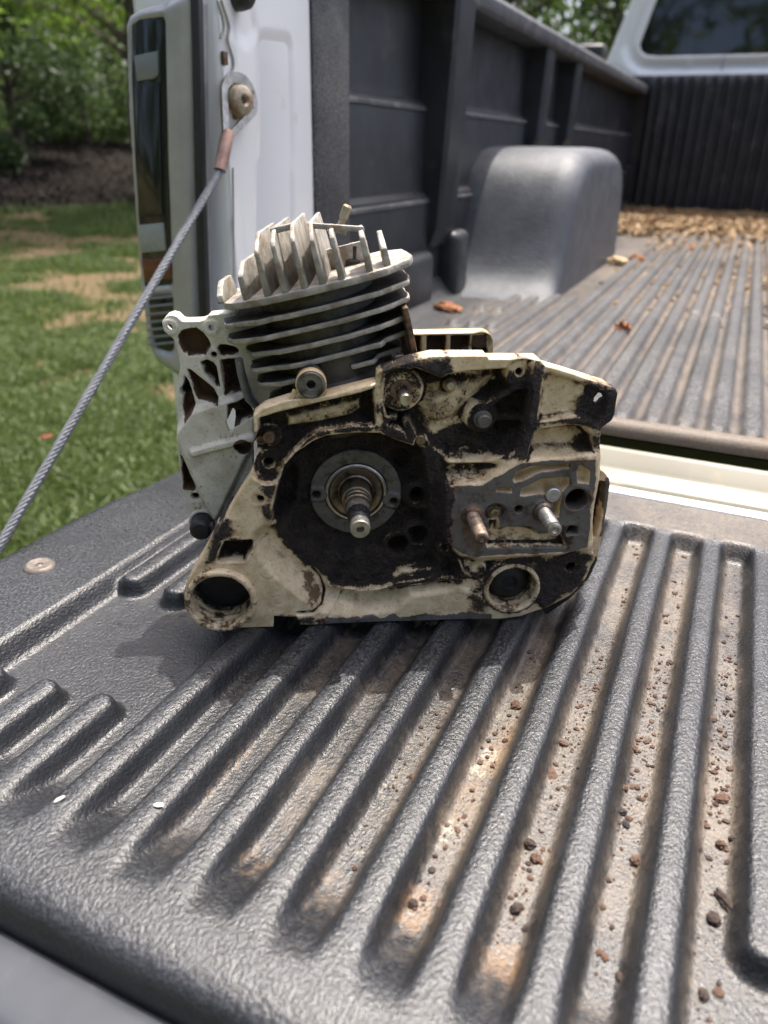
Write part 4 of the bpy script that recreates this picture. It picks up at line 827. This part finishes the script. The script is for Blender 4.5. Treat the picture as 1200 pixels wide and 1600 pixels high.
# bar studs with threads
def stud(c, r, d0, d1, base_r, mat, mat2):
    pr = [(base_r, d0+3), (base_r, d0), (base_r*.86, d0-2.0), (r*1.08, d0-3.0)]
    lathe('stud_collar', c, pr, mat2)
    m = MB(); n = 26; turns = (d0-3-d1-2)/1.15; V = []; rows = int(turns*8)
    for i in range(rows+1):
        for k in range(n):
            a = 2*math.pi*k/n; ph = (i/8-k/n) % 1.0; rr = (r-.42*abs(ph*2-1))*.001
            V.append((c[0]*.001+rr*math.cos(a), (d0-2.0-(d0-3-d1-2)*i/rows)*.001, c[1]*.001+rr*math.sin(a)))
    m.add(V, [(i*n+k, i*n+(k+1) % n, (i+1)*n+(k+1) % n, (i+1)*n+k) for i in range(rows) for k in range(n)]); 
    m.lathe([(r*.93*.001, d1*.001+.003), (r*.95*.001, d1*.001+.0009), (r*.72*.001, d1*.001), (r*.45*.001, d1*.001), (r*.33*.001, d1*.001+.0008), (.00001, d1*.001+.001)], UZ(c, 0), (0, 1, 0), n)
    return m.obj('bar_stud', mat, ENG, True, 50)
stud(studL, 4.3, -5.5, -36, 7.0, M_rust if False else simple('rust_stained_steel', (.24, .18, .13), .5, .35, .35, 260, .4, 700, .0006, dirt=((.07, .035, .022), 150, .5, .8)), M_rust)
stud(studR, 4.4, -6.0, -31.5, 6.8, M_steel, M_steel_b)
lathe('dowel_disc', disc, [(4.6, 2), (4.6, -5.6), (4.0, -6.1), (1.2, -6.1), (.8, -5.3), (.01, -5.2)], simple('bright_zinc', (.55, .56, .56), .35, .9, .08, 300))
lathe('brass_screw', screwc, [(4.4, 4), (4.4, -.6), (3.6, -1.2), (2.9, -1.2), (2.6, -3.6), (1.4, -4.0), (1.1, -3.0), (.01, -2.9)], simple('dirty_brass', (.30, .25, .14), .45, .7, .3, 300, .4, 900, .0004), n=24)
# bolts, pins and bosses in the recesses
for c, r, d0, d1 in ((bolt1, 3.6, 12, 4), (bolt1b, 2.7, 14, 9)):
    lathe('bolt_head', c, [(r, d0), (r, d1+.5), (r*.85, d1), (r*.5, d1), (r*.42, d1+1), (.01, d1+1.1)], M_rust)
lathe('boss_pin', (3.9,152.3), [(3.6, 8), (3.5, -1), (3.5, -6.6), (3.1, -7.3), (.01, -7.4)], M_steel, n=24)
lathe('boss_washer', pinb, [(6.4, 6), (6.3, 3.6), (4.2, 3.2), (3.4, 3.4)], M_rust)
lathe('arm_bolt', (50.4,137.5), [(5.6, 6), (5.4, 1.5), (4.2, 1.0), (4.0, -2.6), (3.4, -3.3), (.01, -3.4)], M_plate, n=28)
lathe('rivet', (30.9,156.8), [(2.9, 8), (2.8, 4.6), (2.2, 3.8), (.01, 3.7)], M_steel, n=20)
lathe('rivet', (14.6,124.3), [(3.4, 8), (3.2, 3.6), (2.6, 3.0), (.01, 2.9)], M_steel_b, n=20)
bb = (-48.6,159.2)
lathe('bolt_boss', bb, [(7.8, 22), (7.8, .5), (7.2, -.8), (6.6, -1), (6.2, -.2), (3.0, -.1), (2.4, .6), (2.2, 9), (.01, 9)], M_alu_d)
lathe('boss_lip', bb, [(8.6, 6), (8.7, .8), (8.1, .2), (7.7, .8), (7.7, 6)], M_cast_y)
m = MB(); a_ = (-57.5,155.4); b_ = (-60.6,148.3); m.tube([UZ(a_, 3), UZ(b_, 3)], .0016, 8); a_ = (-41.0,155.3); b_ = (-44.8,150.3); m.tube([UZ(a_, 3), UZ(b_, 3)], .0014, 8); m.obj('boss_web', M_cast_y, ENG, True)
# mounting barrels: thick rims standing forward, dark rubber set deep inside
def barrel(c, ro, ri, front, back, name, mat):
    mapf = lambda a, b, d: np.stack([(c[0]+(b)*np.cos(a))*.001, d*.001, (c[1]+(b)*np.sin(a))*.001], 1)
    n = 110; prof = [(ro, 14), (ro, 4), (ro, front+1.6), (ro-.5, front+.5), (ro-1.3, front), (ri+.9, front), (ri+.2, front+.6), (ri, front+1.6)]
    for d in np.linspace(front+3, back, 22): prof.append((ri-.35*math.sin(d*1.1)-.03*(d-front), d))
    A = np.linspace(0, 2*np.pi, n, endpoint=False); V = []; at = []
    for i, (r, d) in enumerate(prof):
        for a in A:
            jit = .25*(float(vnoise(a*9, i*.5, 3))-.5) if 2 < i else 0
            V.append(((c[0]+(r+jit)*math.cos(a))*.001, (d+jit)*.001, (c[1]+(r+jit)*math.sin(a))*.001))
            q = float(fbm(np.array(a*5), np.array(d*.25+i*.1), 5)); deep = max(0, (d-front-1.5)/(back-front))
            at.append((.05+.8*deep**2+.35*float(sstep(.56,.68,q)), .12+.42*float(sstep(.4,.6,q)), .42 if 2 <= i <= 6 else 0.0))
    F = [(i*n+k, i*n+(k+1) % n, (i+1)*n+(k+1) % n, (i+1)*n+k) for i in range(len(prof)-1) for k in range(n)]
    return npobj(name, np.array(V), np.array(F), mat, ENG, True, np.array(at))
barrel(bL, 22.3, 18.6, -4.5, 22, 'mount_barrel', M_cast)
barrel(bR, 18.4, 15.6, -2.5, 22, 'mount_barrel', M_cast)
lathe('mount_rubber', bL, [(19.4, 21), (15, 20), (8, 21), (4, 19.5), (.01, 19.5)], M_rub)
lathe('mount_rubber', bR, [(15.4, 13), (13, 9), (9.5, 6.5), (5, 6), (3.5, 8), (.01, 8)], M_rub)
# block behind the face
bodyp = [(-82.3,116.9),(-66.4,134.7),(-6.6,151.6),(15.7,159.1),(64.8,158.8),(78.2,139.2),(80.7,114.6),(120.2,105.5),(127.7,41.7),(108.6,12.7),(66.1,-3.7),(-46.7,-2.1),(-80.2,4.2),(-103.4,29.4),(-86.6,74.7)]
m = MB(); m.prism(bodyp, (.001, 0, 0), (0, 0, .001), (0, .001, 0), 29, 62, 0.0); 
m.obj('case_body', M_dark, ENG)
m = MB(); m.prism([(-103.9,75.3),(-99.8,77.4),(-94.5,75.6),(-105.8,49.6),(-116.7,23.9),(-124.0,25.5),(-120.3,39.7),(-110.7,58.9)], (.001, 0, 0), (0, 0, .001), (0, .001, 0), 12, 34, .0015); m.obj('rubber_buffer', M_rub, ENG, True)

# ---- rear housing, left: the pale flange with its brown pockets
fl = [(-135.6,184.2),(-133.6,186.8),(-130.0,187.9),(-127.2,187.2),(-124.4,184.2),(-122.0,183.9),(-113.3,184.2),(-110.6,185.2),(-108.1,187.7),(-99.9,188.5),(-93.1,188.9),(-78.5,180.1),(-66.4,167.2),(-68.3,120.9)] + [(-87.0,110.4),(-89.5,65.8),(-104.1,59.8),(-115.0,53.7),(-119.4,45.1),(-128.3,47.5),(-131.7,50.8),(-132.5,58.3),(-134.2,71.0),(-134.8,76.7),(-134.5,100.3),(-133.7,112.0),(-132.2,128.1),(-130.7,138.3)] + [(-129.5,151.0),(-127.8,156.9),(-128.2,164.8),(-129.9,173.8),(-134.9,178.8)]
pk = [[(-126.8,176.2),(-124.9,178.7),(-120.6,179.9),(-115.6,180.0),(-112.2,177.6),(-109.3,173.1),(-108.3,169.3),(-110.7,167.6),(-112.0,164.1),(-117.6,163.8),(-122.1,163.6),(-124.9,166.1),(-126.8,171.9)], [(-104.6,168.5),(-103.0,170.4),(-99.4,170.4),(-94.4,169.1),(-92.0,167.1),(-92.1,164.7),(-103.5,164.1)], [(-115.3,160.0),(-111.5,161.3),(-107.8,159.4),(-106.1,156.7),(-105.0,144.7),(-107.0,144.0),(-113.8,152.8),(-114.4,155.6)],
      [(-123.9,156.1),(-121.6,154.8),(-109.1,143.4),(-106.5,137.2),(-106.6,132.7),(-111.1,135.3),(-118.7,136.9),(-120.2,140.9),(-123.1,151.6)], [(-103.8,161.0),(-93.6,161.9),(-89.8,141.3),(-102.2,138.5),(-102.9,147.5)], [(-100.6,134.4),(-89.9,137.2),(-84.9,129.2),(-86.1,126.1),(-97.7,119.8),(-101.3,125.5)], [(-126.0,152.6),(-123.4,147.6),(-120.8,134.0),(-125.4,125.1),(-128.0,122.0),(-128.7,134.1)], [(-133.2,101.8),(-125.9,79.1),(-127.2,75.2),(-133.6,75.9)]]
hol = [('c', (-131.5,180.9), 1.9), ('c', (-107.3,180.6), 1.9)]
hol2 = [('c', (-107.1,164.3), 1.6), ('c', (-126.7,70.4), 2.3), ('c', (-125.9,141.8), 3.3)]
ops = [('P', q, 10+3*(i % 3), 1.6) for i, q in enumerate(pk)] + [('R', ('c', (-131.5,180.9), 4.4), -1, 1), ('R', ('c', (-107.3,180.6), 4.4), -1, 1), ('R', ('c', (-108.3,165.4), 3.6), -1, 1)] + [('P', h, 14, .5) for h in hol2]
ops += [('R', [(-123.3,128.0),(-96.9,137.1),(-85.9,129.6),(-86.9,111.4),(-114.8,55.8),(-125.6,87.2),(-132.5,112.5),(-132.0,115.8)], -5, 4.0), ('P', pk[5], 14, 1.6), ('P', pk[3], 12, 1.6), ('R', ('l', [(-123.6,103.5),(-113.9,106.3),(-100.2,109.7),(-86.5,112.9)], 1.6), -8.5, 1.8), ('P', ('c', (-92.9,107.3), 5.5), 3, 1.0), ('P', pk[4], 12, 1.6),
        ('R', ('l', [(-123.6,103.5),(-113.9,106.3),(-100.2,109.7),(-86.5,112.9)], 1.3), -8.5, 1.2)]
msk = [(q, 1, 1.0, 1.2) for q in pk] + [(('c', (-92.9,107.3), 5.5), 1, 1.0, 1.0)] + [(pk[5], 0, .9, 1.5), (pk[4], 0, .5, 2)] + [(h, 0, 1.0, .8) for h in hol2] + [([(-104.9,118.8),(-95.1,118.7),(-90.2,111.9),(-106.5,109.7),(-110.0,110.8)], 1, .46, 4), ([(-134.2,79.2),(-114.7,68.5),(-115.6,57.9),(-131.3,60.4)], 1, .44, 3)]
relief('rear_flange', fl, ops, .5, lambda a, b, d: emap(a, b, d+48), M_cast_w, ENG, 14, msk, hol+[[(-102.7,123.5),(-99.8,126.7),(-98.4,124.9),(-97.3,119.2),(-98.9,116.8),(-100.9,117.2)]], 1, (.02, .22, .12), .3, .08)
ft = (-123.3,51.6)
m = MB(); m.lathe([(.0001, -.012), (.0052, -.0118), (.0068, -.0105), (.0074, -.008), (.0074, .006), (.0085, .007), (.0085, .016)], UZ(ft, 46), (0, 1, 0), 32); m.obj('rubber_foot', M_rub, ENG, True)
lathe('foot_collar', ft, [(9.4, 62), (9.4, 48), (9.0, 46.5), (8.0, 46.5)], M_cast_w)
# ---- ribbed flange top right
tf = [(6.3,173.2),(61.7,174.3),(64.8,173.1),(66.7,170.4),(68.3,153.8),(6.8,153.5)]
pk = [[(7.5,172.1),(20.4,172.3),(21.0,157.0),(7.9,157.0)], [(24.0,172.3),(36.3,172.6),(36.9,156.9),(24.5,157.0)], [(39.3,172.5),(51.6,172.7),(52.7,156.9),(39.9,156.9)], [(53.1,172.7),(62.8,172.9),(64.3,156.8),(54.2,156.9)]]
relief('handle_flange', tf, [('P', q, 9, 1.4) for q in pk] + [('R', ('l', [(42.4,158.2),(49.3,162.4),(52.7,164.1)], 1.4), 4, 1.5), ('R', ('c', (58.9,168.2), 5), 3, 2)], .5, lambda a, b, d: emap(a, b, d+62), M_cast_y, ENG, 14, [(q, 1, .95, 1.2) for q in pk], (), 1, (.05, .2, .1), .3, .1)
# ---- tank corner, right
tc_ = [(122.6,95.9),(133.3,95.9),(137.7,93.0),(141.5,88.6),(142.5,84.7),(143.0,68.7),(142.7,47.1),(142.2,28.7),(138.1,12.6),(126.6,-2.3),(112.7,-13.9),(101.5,-12.7),(114.9,38.7)]
tp_ = [(127.1,87.2),(137.4,87.0),(140.1,85.8),(140.8,70.0),(140.0,57.5),(138.5,45.9),(129.4,45.1)]
relief('tank_corner', tc_, [('P', tp_, 12, 1.6)], .5, lambda a, b, d: emap(a, b, d+24), M_cast, ENG, 34, [(tp_, 1, .50, 1.5), ([(138.2,89.7),(142.7,89.6),(144.0,66.2),(143.3,47.1),(141.1,45.9),(140.8,63.8)], 2, .9, 1.5), ([(139.8,30.1),(143.4,30.0),(137.6,11.2),(126.2,-3.7),(112.8,-14.6),(108.6,-10.2),(129.4,18.3)], 0, .9, 2)], (), 1, (.3, .2, .3), .5, .1)

# ---- cylinder with its cooling fins, tilted to the left
t_ = math.radians(13.6); EX = Vector((math.cos(t_), 0, math.sin(t_))); AX = Vector((-math.sin(t_), 0, math.cos(t_))); DY = Vector((0, 1, 0))
CB = Vector((-.0440, .050, .2065))
def cpt(e, d, s): return CB + EX*e*.001 + DY*(d-50)*.001 + AX*s*.001
def plate(P, s0, s1, bev=.0008):
    m = MB(); m.prism(P, tuple(EX*.001), tuple(DY*.001), tuple(AX*.001), s0, s1, bev); off = CB-DY*.050
    m.v = [tuple(Vector(v)+off) for v in m.v]; return m
def wavy(P, amp, seed):
    Q = []
    n = len(P)
    for i in range(n):
        a = np.array(P[i], float); b = np.array(P[(i+1) % n], float); k = max(1, int(np.hypot(*(b-a))/4))
        for j in range(k):
            q = a+(b-a)*j/k; Q.append((q[0]+amp*(float(vnoise(q[0]*.11, q[1]*.11, seed))-.5), q[1]+amp*(float(vnoise(q[0]*.11+9, q[1]*.11, seed+2))-.5)))
    return Q
head = put(bpy.data.objects.new('cylinder_head', None), ENG); cyl = put(bpy.data.objects.new('cylinder', None), ENG)
hp = [(-55, 34), (-50, 26), (-30, 15.5), (-8, 12), (20, 12), (40, 16), (54, 27), (57, 40), (55, 72), (42, 86), (-40, 86), (-56, 70)]
plate(wavy(hp, 1.2, 2), 0, 4.2, .0010).obj('head_plate', M_alu, head, True, 40)
FH = 'head_fin'
#      e    front d, back d, front height, peak height, rise length, lean
for e, d0, d1, h1, h2, rl, bend in ((-55.2, 33, 60, 9, 15, 10, .3), (-39.6, 24, 76, 18, 23, 12, .3), (-27, 18, 82, 29, 36, 16, .2), (-17, 15, 84, 31, 37, 16, .1), (-6, 13.5, 84, 31, 37, 15, 0), (4, 13, 84, 29, 35.5, 14, 0), (14.8, 13, 26, 28, 30, 6, -.1), (30.6, 16, 46, 24, 26, 14, -.2), (41, 21, 44, 14.5, 21, 18, -.2)):
    prof = [(d0, 4.0), (d0-.4, h1*.55), (d0+.4, h1*.93), (d0+2, h1), (d0+rl*.6, h1+(h2-h1)*.62), (d0+rl, h2), (d1-8 if d1-d0 > 30 else d1-2, h2), (d1, h2*.6), (d1, 4.0)]
    m = MB(); th = 3.1; V = []
    for sg in (-1, 1):
        for d, s in prof:
            tt = th*(1.35-.55*min(1, s/30)); V.append(cpt(e+sg*tt/2+bend*(s/30)**2*1.5+(d-d0)*(.10-.0018*e), d, s))
    k = len(prof); m.add(V, [tuple(range(k)), tuple(range(k, 2*k))[::-1]] + [(i, (i+1) % k, (i+1) % k+k, i+k) for i in range(k)])
    b = bmesh.new(); me_ = m.mesh('t', M_alu); b.from_mesh(me_); bmesh.ops.bevel(b, geom=[e_ for e_ in b.edges], offset=.00055, segments=2, affect='EDGES', profile=.5, clamp_overlap=True)
    bpy.data.meshes.remove(me_); m2 = MB(); m2.bm(b); m2.obj(FH, M_alu, head, True, 50)
def cbox(e0, e1, d0, d1, s0, s1, bev=.0006):
    m = MB(); m.prism([(e0, d0), (e1, d0), (e1, d1), (e0, d1)], tuple(EX*.001), tuple(DY*.001), tuple(AX*.001), s0, s1, bev); off = CB-DY*.050; m.v = [tuple(Vector(v)+off) for v in m.v]; return m
cbox(-17, -4, 28, 31, 33.5, 36.8).obj('fin_bridge', M_alu, head, True)
m = cbox(3.5, 33, 25, 28.5, 28.5, 31.5); m.v = [tuple(Vector(v)+AX*.009*(.45-((Vector(v)-CB).dot(EX)*1000-3)/30)) for v in m.v]; m.obj('fin_bridge', M_alu, head, True)
m = cbox(13, 22, 26, 38, 26.5, 29); m.obj('fin_bridge', M_alu, head, True)
cbox(3, 34, 56, 59, 4, 16).obj('plug_well_wall', M_alu, head, True)
# spark plug, broken off, in its well, and a stem above the bridge
m = MB(); pc0 = cpt(21, 60, -3); pd0 = (AX+EX*.30-DY*.05).normalized()
m.lathe([(.0075, -.004), (.0075, .004), (.0062, .005), (.0062, .010), (.0040, .011), (.0038, .018), (.0030, .0185), (.0028, .0195), (.00001, .0196)], pc0, pd0, 6); m.obj('spark_plug', M_fin, ENG, True)
m = MB(); m.lathe([(.0046, -.0015), (.0046, .0012), (.0019, .0016), (.0019, .006), (.0025, .0064), (.0026, .0125), (.0018, .0135), (.00001, .0136)], cpt(19.5, 33, 27.5), (AX+EX*.72).normalized(), 10); m.obj('valve_stem', M_bolt, head, True)
# horizontal fins
for i, (eL, eR, dfr, cut) in enumerate(((-59, 51.5, 13, 0), (-59, 49.5, 13.5, 0), (-50.5, 47.5, 14, 0), (-50.5, 45, 14.5, 1), (-49.5, 40, 15, 2))):
    s = -8.2-9.4*i
    P = [(eL, 36), (eL+3, 27), (eL+22, 17), (-12, dfr), (6, dfr-.5), (eR-18, dfr+3), (eR, dfr+15), (eR+1.5, 44), (eR, 74), (eR-12, 84), (eL+14, 84), (eL, 70)]
    if cut == 1: P = [(eL, 36), (eL+3, 27), (eL+22, 17), (-12, dfr), (6, dfr), (28, dfr+2), (32, dfr+10), (eR, dfr+17), (eR+1.5, 44), (eR, 74), (eR-12, 84), (eL+14, 84), (eL, 70)]
    if cut == 2: P = [(eL, 36), (eL+3, 27), (eL+16, 20), (-14, 18), (-10, 26), (4, 26), (8, 19), (22, 19), (26, 30), (eR, 34), (eR, 74), (eR-12, 84), (eL+14, 84), (eL, 70)]
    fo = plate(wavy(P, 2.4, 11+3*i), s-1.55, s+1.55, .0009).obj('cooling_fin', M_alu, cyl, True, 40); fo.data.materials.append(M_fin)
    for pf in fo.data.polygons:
        if abs(Vector(pf.normal).dot(AX)) > .95: pf.material_index = 1  # flats take the dark colour, standing in for shade under the next fin
m = MB(); m.lathe([(.034, .0), (.034, -.052), (.036, -.054), (.036, -.085)], cpt(-2, 52, 0), AX, 48); m.obj('cylinder_barrel', M_fin, cyl, True)
m = MB(); m.prism([(-46, 22), (42, 22), (42, 80), (-46, 80)], tuple(EX*.001), tuple(DY*.001), tuple(AX*.001), -66, -56, .003); m.v = [tuple(Vector(v)+CB-DY*.050) for v in m.v]; m.obj('cylinder_base', M_alu_d, cyl, True)
cbox(44, 47.5, 20, 60, -52, -20, .001).obj('fin_end_wall', M_rust, cyl, True)
# intake ring at the left of the cylinder
a0 = [(-91.1,164.5),(-90.7,156.1),(-89.1,146.3),(-87.4,137.6),(-83.6,131.8)]
m = MB(); m.tube([UZ(q, 36+3*i) for i, q in enumerate(a0)], [.0024, .0026, .0028, .0028, .0024], 12); m.obj('intake_ring', simple('dull_zinc_ring', (.26, .27, .27), .4, .6, .15, 100), ENG, True)

# ---------------------------------------------------------------- debris
def clod(name, x, y, z, size, mat, sq=(1, 1, .6), rz=0.0, seed=0, rough=.35):
    b = bmesh.new(); bmesh.ops.create_icosphere(b, subdivisions=3, radius=1.0); r2 = random.Random(seed)
    o_ = Vector((r2.random()*9, r2.random()*9, r2.random()*9))
    from mathutils import noise as mn
    for v in b.verts: v.co = v.co*(1+rough*mn.noise(v.co*1.7+o_)+rough*.6*mn.noise(v.co*3.5+o_)+rough*.45*mn.noise(v.co*8+o_)); v.co = Vector((v.co.x*sq[0], v.co.y*sq[1], v.co.z*sq[2]))*size
    me = bpy.data.meshes.new(name); b.to_mesh(me); b.free(); me.materials.append(mat)
    o = bpy.data.objects.new(name, me); o.location = (x, y, z+size*sq[2]*.55); o.rotation_euler = (r2.uniform(-.2, .2), r2.uniform(-.2, .2), rz); COL.objects.link(o); return o
M_clod = simple('red_brown_dirt', (.105, .060, .040), .9, 0, .35, 500, .8, 900, .001)
M_clodd = simple('dark_brown_dirt', (.05, .034, .027), .85, 0, .35, 500, .8, 900, .001)
M_clodb = simple('black_greasy_crumb', (.018, .014, .012), .6, 0, .3, 500, .6, 900, .001)
M_chip = simple('red_bark', (.30, .125, .055), .85, 0, .35, 60, .9, 120, .003)
M_chipt = simple('pale_wood', (.60, .43, .25), .8, 0, .2, 60, .6, 160, .002)
ZV = -.0138
LIST = [
 ((-0.0358,0.3315), .0042, M_clod, (1, .8, .5), 'ragged red brown dirt crumb in the groove below the right mount barrel'),
 ((-0.0365,0.3068), .0056, M_clod, (.7, 1.1, .22), 'flat reddish dirt flake lying left of the black lump in its groove'),
 ((-0.0232,0.3151), .0036, M_clodb, (1, .8, .8), 'shiny black lump at the right edge of the groove with the flat reddish flake'),
 ((0.0006,0.3439), .0038, M_clod, (.7, 1.1, .6), 'upright red brown crumb against a rib, above the dark pair'),
 ((-0.0006,0.3122), .0034, M_clod, (1, 1, .7), 'round rust red crumb touching the left rib above two dark crumbs'),
 ((0.0008,0.2965), .0036, M_clodb, (1, .9, .6), 'upper of two dark crumbs against the left rib'),
 ((0.0036,0.2897), .0034, M_clodb, (1.2, .7, .5), 'lower of two dark crumbs against the left rib'),
 ((-0.0359,0.2580), .0046, M_clodd, (1, .9, .7), 'dark brown clod just above a paler clod in the groove'),
 ((-0.0313,0.2516), .0048, M_clod, (1, .9, .55), 'pale brown clod just below a dark clod in the groove'),
 ((0.0454,0.3269), .0060, M_clod, (1.1, .8, .4), 'widest brown clod in the rightmost groove'),
 ((0.0458,0.2959), .0042, M_clod, (.8, .9, .75), 'rounded brown pebble of dirt left of a dark pebble'),
 ((0.0515,0.3018), .0040, M_clodd, (1.1, .8, .7), 'dark pebble of dirt right of a rounded brown one'),
 ((0.0105,0.2696), .0046, M_clod, (1, .9, .6), 'brown crumb cluster in the middle of a groove'),
 ((0.0492,0.2644), .0066, M_clodd, (.55, 1.5, .5), 'long dark brown wood splinter lying in the rightmost groove'),
 ((0.0450,0.2538), .0046, M_clodd, (1, 1, .7), 'jagged dark clod just below the long wood splinter'),
 ((0.0430,0.2177), .0040, M_clodd, (.8, 1.1, .6), 'dark oval clod on the flat plastic at the bottom right'),
 ((-0.0327,0.2228), .0046, M_clodd, (1, .8, .7), 'chunky dark clod near the bottom end of a groove'),
 ((0.0122,0.2111), .0034, M_clodd, (.7, 1.1, .6), 'small dark clod near the bottom of the picture left of the oval one'),
 ((-0.0677,0.3506), .0050, M_clod, (1, 1, .6), 'crumbly red clump in the orange stained groove under the engine'),
 ((-0.0736,0.2068), .0034, M_clodd, (1, 1, .7), 'dark crumb on the orange dust at the end of a groove'),
]
for i, ((x, y), s, mt, sq, lb) in enumerate(LIST):
    o = clod('dirt_clod', x, y, ZV, s*.62, mt, sq, [0, .3, 0, .2, 1.1, .4, 2.2, 0, .5, .8, 0, .3, 1.2, .75, .2, .1, .9, .3, .5, .2][i], 40+i); tag(o, lb, 'dirt clod', 'dirt clods in the tailgate grooves')
# fine dirt as one mass
icb = bmesh.new(); bmesh.ops.create_icosphere(icb, subdivisions=1, radius=1.0); icv = np.array([v.co[:] for v in icb.verts]); icf = np.array([[v.index for v in f.verts] for f in icb.faces]); icb.free()
def specks(name, P, s, mat):
    n = len(P); V = icv[None]*(1+.5*(rng.random((n, len(icv), 1))-.5)); V = V*(s[:, None, None]*np.stack([rng.uniform(.7, 1.3, n), rng.uniform(.7, 1.3, n), rng.uniform(.35, .7, n)], 1)[:, None, :]); a = rng.uniform(0, 6.28, n); ca, sa = np.cos(a)[:, None], np.sin(a)[:, None]
    V = np.stack([V[..., 0]*ca-V[..., 1]*sa, V[..., 0]*sa+V[..., 1]*ca, V[..., 2]], 2)+P[:, None, :]
    F = (icf[None]+np.arange(n)[:, None, None]*len(icv)).reshape(-1, 3); return npobj(name, V.reshape(-1, 3), F, mat, None, False)
for mt, n_, lb, smx in ((M_clod, 1700, 'fine red brown dirt scattered in the tailgate grooves', .0017), (M_clodd, 900, 'fine dark dirt scattered in the tailgate grooves', .0015)):
    k = rng.choice(np.arange(-4, 1), n_, p=[.08, .15, .22, .25, .30]); x = X0+(k+.5)*PIT+rng.normal(0, .0048, n_); y = rng.uniform(.205, .59, n_)
    kp = rng.random(n_) < (.25+.75*sstep(.36, .66, fbm(x*25, y*12, 33))); x, y = x[kp], y[kp]
    kp = ~((y > .36+.55*(x+.16)) & (y < .50+.55*(x+.16)) & (x < -.03)); x, y = x[kp], y[kp]
    tag(specks('dirt', np.stack([x, y, np.full(len(x), ZV+.0004)], 1), smx*rng.random(len(x))**4.6+.0003, mt), lb, 'dirt', kind='stuff')
q = (-0.2419,0.1769); tag(clod('seed', q[0], q[1], 0, .0021, simple('pale_seed', (.72, .70, .60), .6), (.45, 1.3, .4), -.4, 3, .1), 'pale elongated seed lying at the end of the left rib', 'seed')
q = (-0.1979,0.1942); tag(clod('paint_fleck', q[0], q[1], 0, .0018, simple('white_fleck', (.80, .80, .80), .6), (1.2, .6, .2), .5, 5, .2), 'white fleck lying on a rib of the tailgate', 'fleck')
# bark chips in the bed
for (q, s, mt, sq, rz, lb) in (
 ((-0.4276,1.2180), .030, M_chip, (1.25, .7, .42), -.2, 'ragged red bark chip beside the three short ribs'),
 ((-0.1374,1.1793), .020, M_chip, (.9, .8, .95), .5, 'upright block of red bark standing alone on the bed ribs'),
 ((-0.2606,1.9448), .034, M_chipt, (1.0, .8, .55), .3, 'pale split wood chip by the foot of the wheel arch'),
 ((-0.2279,2.0450), .030, M_chip, (1.0, .7, .5), .1, 'red bark chip right next to the pale wood chip'),
 ((-0.1719,1.7790), .016, M_chipt, (1.2, .7, .4), 1.0, 'small tan wood sliver below the pale wood chip'),
 ((-0.1071,1.5940), .012, M_chipt, (1.2, .7, .4), .2, 'small tan wood sliver in the middle of the bed floor'),
 ((-0.1236,2.3920), .030, M_chip, (1.2, .7, .3), .7, 'thin reddish bark piece in front of the wood chip pile')):
    tag(clod('bark_chip', q[0], q[1], .034, s*.62, mt, sq, rz, int(s*9999), .5), lb, 'bark chip', 'bark chips on the bed floor')
def chips(name, P, size, mat):
    n = len(P); L = size*rng.uniform(.5, 1.6, n); W = L*rng.uniform(.10, .38, n); a = rng.uniform(0, 6.28, n); tl = rng.normal(0, .3, (n, 2))
    bx = np.array([(-1, -1, 0), (1, -1, 0), (1, 1, 0), (-1, 1, 0), (-.8, -.8, 1), (.8, -.8, 1), (.8, .8, 1), (-.8, .8, 1)], float); V = bx[None]*np.stack([L/2, W/2, W*.35], 1)[:, None, :]
    V[..., 2] += V[..., 0]*tl[:, :1]+V[..., 1]*tl[:, 1:]; ca, sa = np.cos(a)[:, None], np.sin(a)[:, None]; V = np.stack([V[..., 0]*ca-V[..., 1]*sa, V[..., 0]*sa+V[..., 1]*ca, V[..., 2]], 2)+P[:, None, :]
    f = np.array([(4, 5, 6, 7), (0, 1, 5, 4), (1, 2, 6, 5), (2, 3, 7, 6), (3, 0, 4, 7)]); F = (f[None]+np.arange(n)[:, None, None]*8).reshape(-1, 4); c = np.repeat(rng.random(n), 8)
    return npobj(name, V.reshape(-1, 3), F, mat, None, False, np.stack([c, c, c], 1))
M_chips = leafmat('dry_wood_chips', (.10, .058, .028), (.42, .29, .16), 0.0)
n = 15000; y = 3.52-np.abs(rng.normal(0, .38, n)); x = rng.uniform(-.47, 1.02, n); kp = (y > 2.2) & ~((x < -.25) & (y < 2.62)); x, y = x[kp], y[kp]
zz = .036+rng.random(len(x))*.016*sstep(2.5, 3.3, y)+.02*sstep(3.4, 3.55, y)
tag(chips('wood_chips', np.stack([x, y, zz], 1), .026, M_chips), 'tan wood chips heaped along the front end of the bed', 'wood chips', kind='stuff')
n = 5200; k = rng.integers(-9, 30, n); x = XB+(k+.5)*PB+rng.normal(0, .005, n); y = 1.0+rng.random(n)**.6*1.6; kp = (rng.random(n) < sstep(.42, .6, fbm(x*8, y*4, 77))*sstep(.95, 2.2, y)+.03) & ~((x < -.25) & (y > 1.42)); x, y = x[kp], y[kp]
tag(chips('wood_bits', np.stack([x, y, np.full(len(x), .034)], 1), .011, M_chips), 'small tan wood bits lying between the bed ribs', 'wood bits', kind='stuff')
x, y = -2.55, 2.0
q = (-2.4395,2.0942); tag(clod('red_leaf', q[0], q[1], -.82, .026, simple('red_leaf_skin', (.32, .07, .04), .6), (1, .7, .25), .4, 8, .3), 'small red leaf lying on the grass behind the cable', 'leaf')
